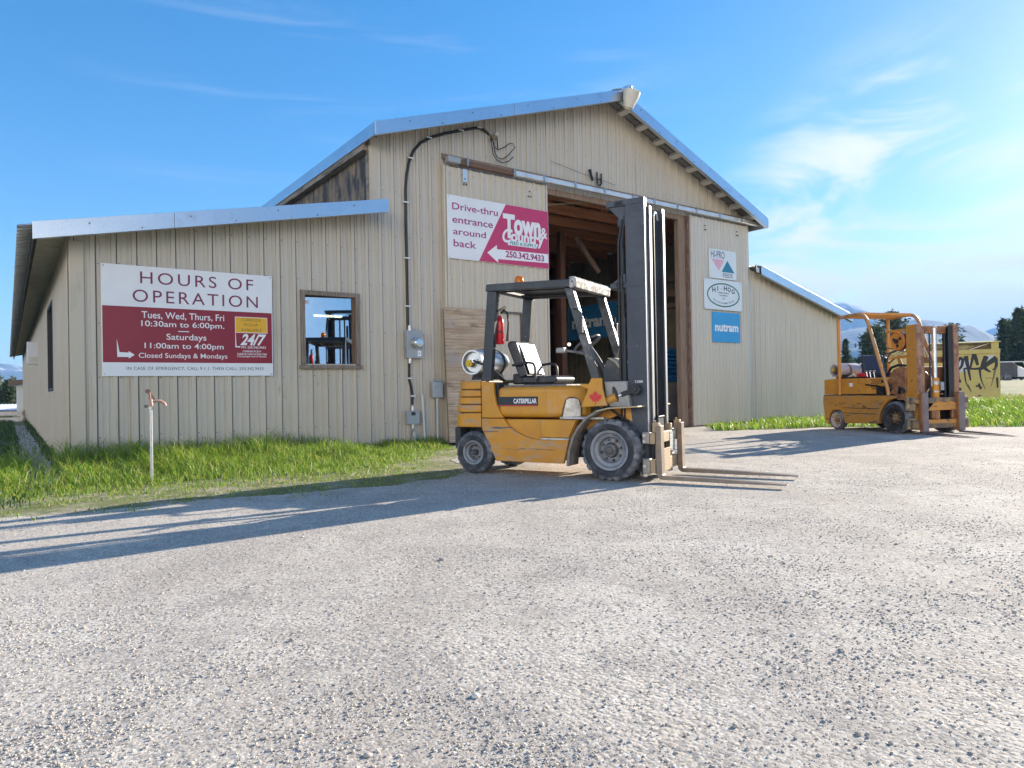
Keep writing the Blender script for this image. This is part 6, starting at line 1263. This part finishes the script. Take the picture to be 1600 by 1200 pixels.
for i, (px, dist, top, rad, shape, lab, kw) in enumerate([
    (1366, 74, 510, 3.1, 'cone', 'broad bushy conifer rising behind the old forklift guard', dict(n=380, size=.40, dens=9, bare=.04)),
    (1396, 80, 486, 2.6, 'pine', 'tall open-topped pine just right of the bushy conifer', dict(n=230, size=.42, bare=.2)),
    (1322, 84, 528, 1.3, 'spruce', 'small pointed spruce beside the end of the right wing', dict(n=220, size=.3)),
    (1303, 92, 555, 1.6, 'spruce', 'low spruce half hidden by the right wing', dict(n=150, size=.3)),
    (1490, 88, 505, 2.4, 'pine', 'thin open pine between the old forklift mast and the bin', dict(n=110, size=.42, bare=.25, dens=6)),
    (1571, 76, 499, 2.3, 'cone', 'tall ragged conifer behind the right end of the yellow bin', dict(n=330, size=.40, bare=.05, dens=9)),
    (1596, 72, 482, 2.5, 'cone', 'tallest dark conifer at the right edge of the field', dict(n=360, size=.40, bare=.05, dens=9)),
    (1548, 90, 540, 2.4, 'round', 'short dense pine low behind the bin lid', dict(n=200, size=.42)),
    (1634, 78, 486, 3.0, 'cone', 'dark conifer just past the right edge', dict(n=220, size=.45)),
    (1450, 100, 552, 2.6, 'round', 'low round tree seen past the old forklift mast', dict(n=170, size=.42)),
    (14, 66, 592, 1.7, 'spruce', 'dark spruce behind the low white shed', dict(n=240, size=.3)),
    (-14, 70, 600, 2.4, 'round', 'broad olive tree left of the dark spruce', dict(n=200, size=.4)),
    (30, 72, 607, 1.5, 'round', 'small olive bush beside the dark spruce', dict(n=140, size=.36))]):
    x, y = at(px, dist); zt = float(terrain(x, y)); hz = 605-(px-800)*.01815
    h = (hz-top)/1080.3*dist+CAM_H-zt; tree('pine_tree' if shape == 'pine' else ('spruce_tree' if shape == 'spruce' else 'conifer_tree'), x, y, h, rad, lab, 'cone' if shape == 'cone' else ('spruce' if shape == 'spruce' else 'round'), seed=i, **kw)
# far wood at the foot of the mountains: one mass
def wood(name, label, x0, x1, y0, y1, n, hm):
    V, F, mi = [], [], []; rs = random.Random(5)
    for _ in range(n):
        x, y = rs.uniform(x0, x1), rs.uniform(y0, y1); h = hm*rs.uniform(.5, 1.2); z = float(terrain(x, y))
        for q in range(26):
            k = rs.random()**.8; r = h*.22*(1-k)+.2; a = rs.uniform(0, 6.283); p = Vector((x+r*math.cos(a), y+r*math.sin(a), z+h*k)); d = Vector((rs.gauss(0, .5), rs.gauss(0, .5), rs.uniform(.4, 1))).normalized()*h*.2; s_ = d.cross(Vector((rs.gauss(0, 1), rs.gauss(0, 1), .2))).normalized()*h*.07
            i = len(V); V += [tuple(p-s_), tuple(p+s_), tuple(p+d)]; F.append((i, i+1, i+2)); mi.append(rs.randrange(3))
    o = fast_mesh(name, np.array(V), np.array(F), ndl, mi); tag(o, label, 'wood', kind='stuff')
wood('far_wood', 'far dark wood along the foot of the right-hand mountains', 60, 420, 190, 420, 1500, 6.5)
wood('far_wood', 'far dark wood below the left-hand mountain', -420, -110, 150, 330, 900, 6)

# ------------------------------------------------------------------ mountains
mt = M('forested_mountain', (.045, .062, .045), .95, 0, [((.03, .045, .03), .012, .42, .6), ((.09, .10, .08), .02, .58, .7)])
mts = M('snow_streaked_mountain', (.07, .085, .09), .95, 0, [((.05, .065, .06), .010, .42, .6), ((.50, .52, .56), .013, .56, .66, (1, 1, .6), 8)])
def range_(name, dist, prof, m, depth=900, seed=0):
    """prof: (pixel column, pixel row) of the skyline read from the photo, set at its own distance; solid ridge with front and back slopes"""
    px = np.array([p[0] for p in prof], float); py = np.array([p[1] for p in prof], float); N = 150; c = np.linspace(px[0], px[-1], N); r = np.interp(c, px, py)
    hz = 605-(c-800)*.01815; X = (c-800)/1080.3*dist; Zt = (hz-r)/1080.3*dist+CAM_H; K = 44; V = np.empty((N, K, 3))
    for j in range(K):
        s_ = j/(K-1)*2-1; prof_ = (1-abs(s_)**1.25)
        for i in range(N):
            y = dist+s_*depth; q = mnoise.fractal(Vector((X[i]/340+seed, y/340, seed)), 1.0, 2.1, 6)
            V[i, j] = (X[i]*(1+.15*s_), y, max(-1, Zt[i]*(prof_+.16*q*min(1, 4*abs(s_))*(prof_ > .02))+.012*Zt[i]*mnoise.noise(Vector((X[i]/45, y/45, seed)))))
    idx = np.arange(N*K).reshape(N, K); q = np.stack([idx[:-1, :-1], idx[1:, :-1], idx[1:, 1:], idx[:-1, 1:]], -1).reshape(-1, 4)
    o = fast_mesh(name, V.reshape(-1, 3), q, [m], None, True); tag(o, kind='structure')
range_('mountain_range', 2300, [(1180, 560), (1260, 530), (1330, 512), (1385, 503), (1430, 496), (1465, 500), (1500, 519), (1540, 545), (1600, 570), (1680, 590)], mt, 800, 1)
range_('mountain_range', 3100, [(1200, 500), (1260, 482), (1300, 471), (1318, 469), (1345, 478), (1375, 492), (1420, 515), (1480, 545)], mts, 800, 2.4)
range_('mountain_range', 3300, [(1440, 560), (1490, 549), (1520, 527), (1550, 511), (1575, 502), (1600, 486), (1650, 476), (1720, 480), (1800, 490)], mts, 800, 4.1)
range_('mountain_range', 2500, [(-220, 575), (-140, 556), (-60, 560), (0, 565), (18, 567), (40, 577), (110, 590), (200, 600)], mts, 800, 6.2)

# ------------------------------------------------------------------ haze
hz_m = bpy.data.materials.new('pale_haze'); hz_m.use_nodes = True; n, l = hz_m.node_tree.nodes, hz_m.node_tree.links; n.clear()
o_ = n.new('ShaderNodeOutputMaterial'); pv = n.new('ShaderNodeVolumePrincipled'); pv.inputs['Color'].default_value = (.26, .52, 1.0, 1); pv.inputs['Density'].default_value = .00026; pv.inputs['Anisotropy'].default_value = .0
l.new(pv.outputs[0], o_.inputs['Volume'])
mb = MB(); mb.box(-4300, 4300, -4300, 4400, -2.2, 385); hz = mb.build('haze', hz_m, None); tag(hz, kind='stuff'); hz['label'] = 'pale blue haze in front of the mountains'; hz['category'] = 'haze'
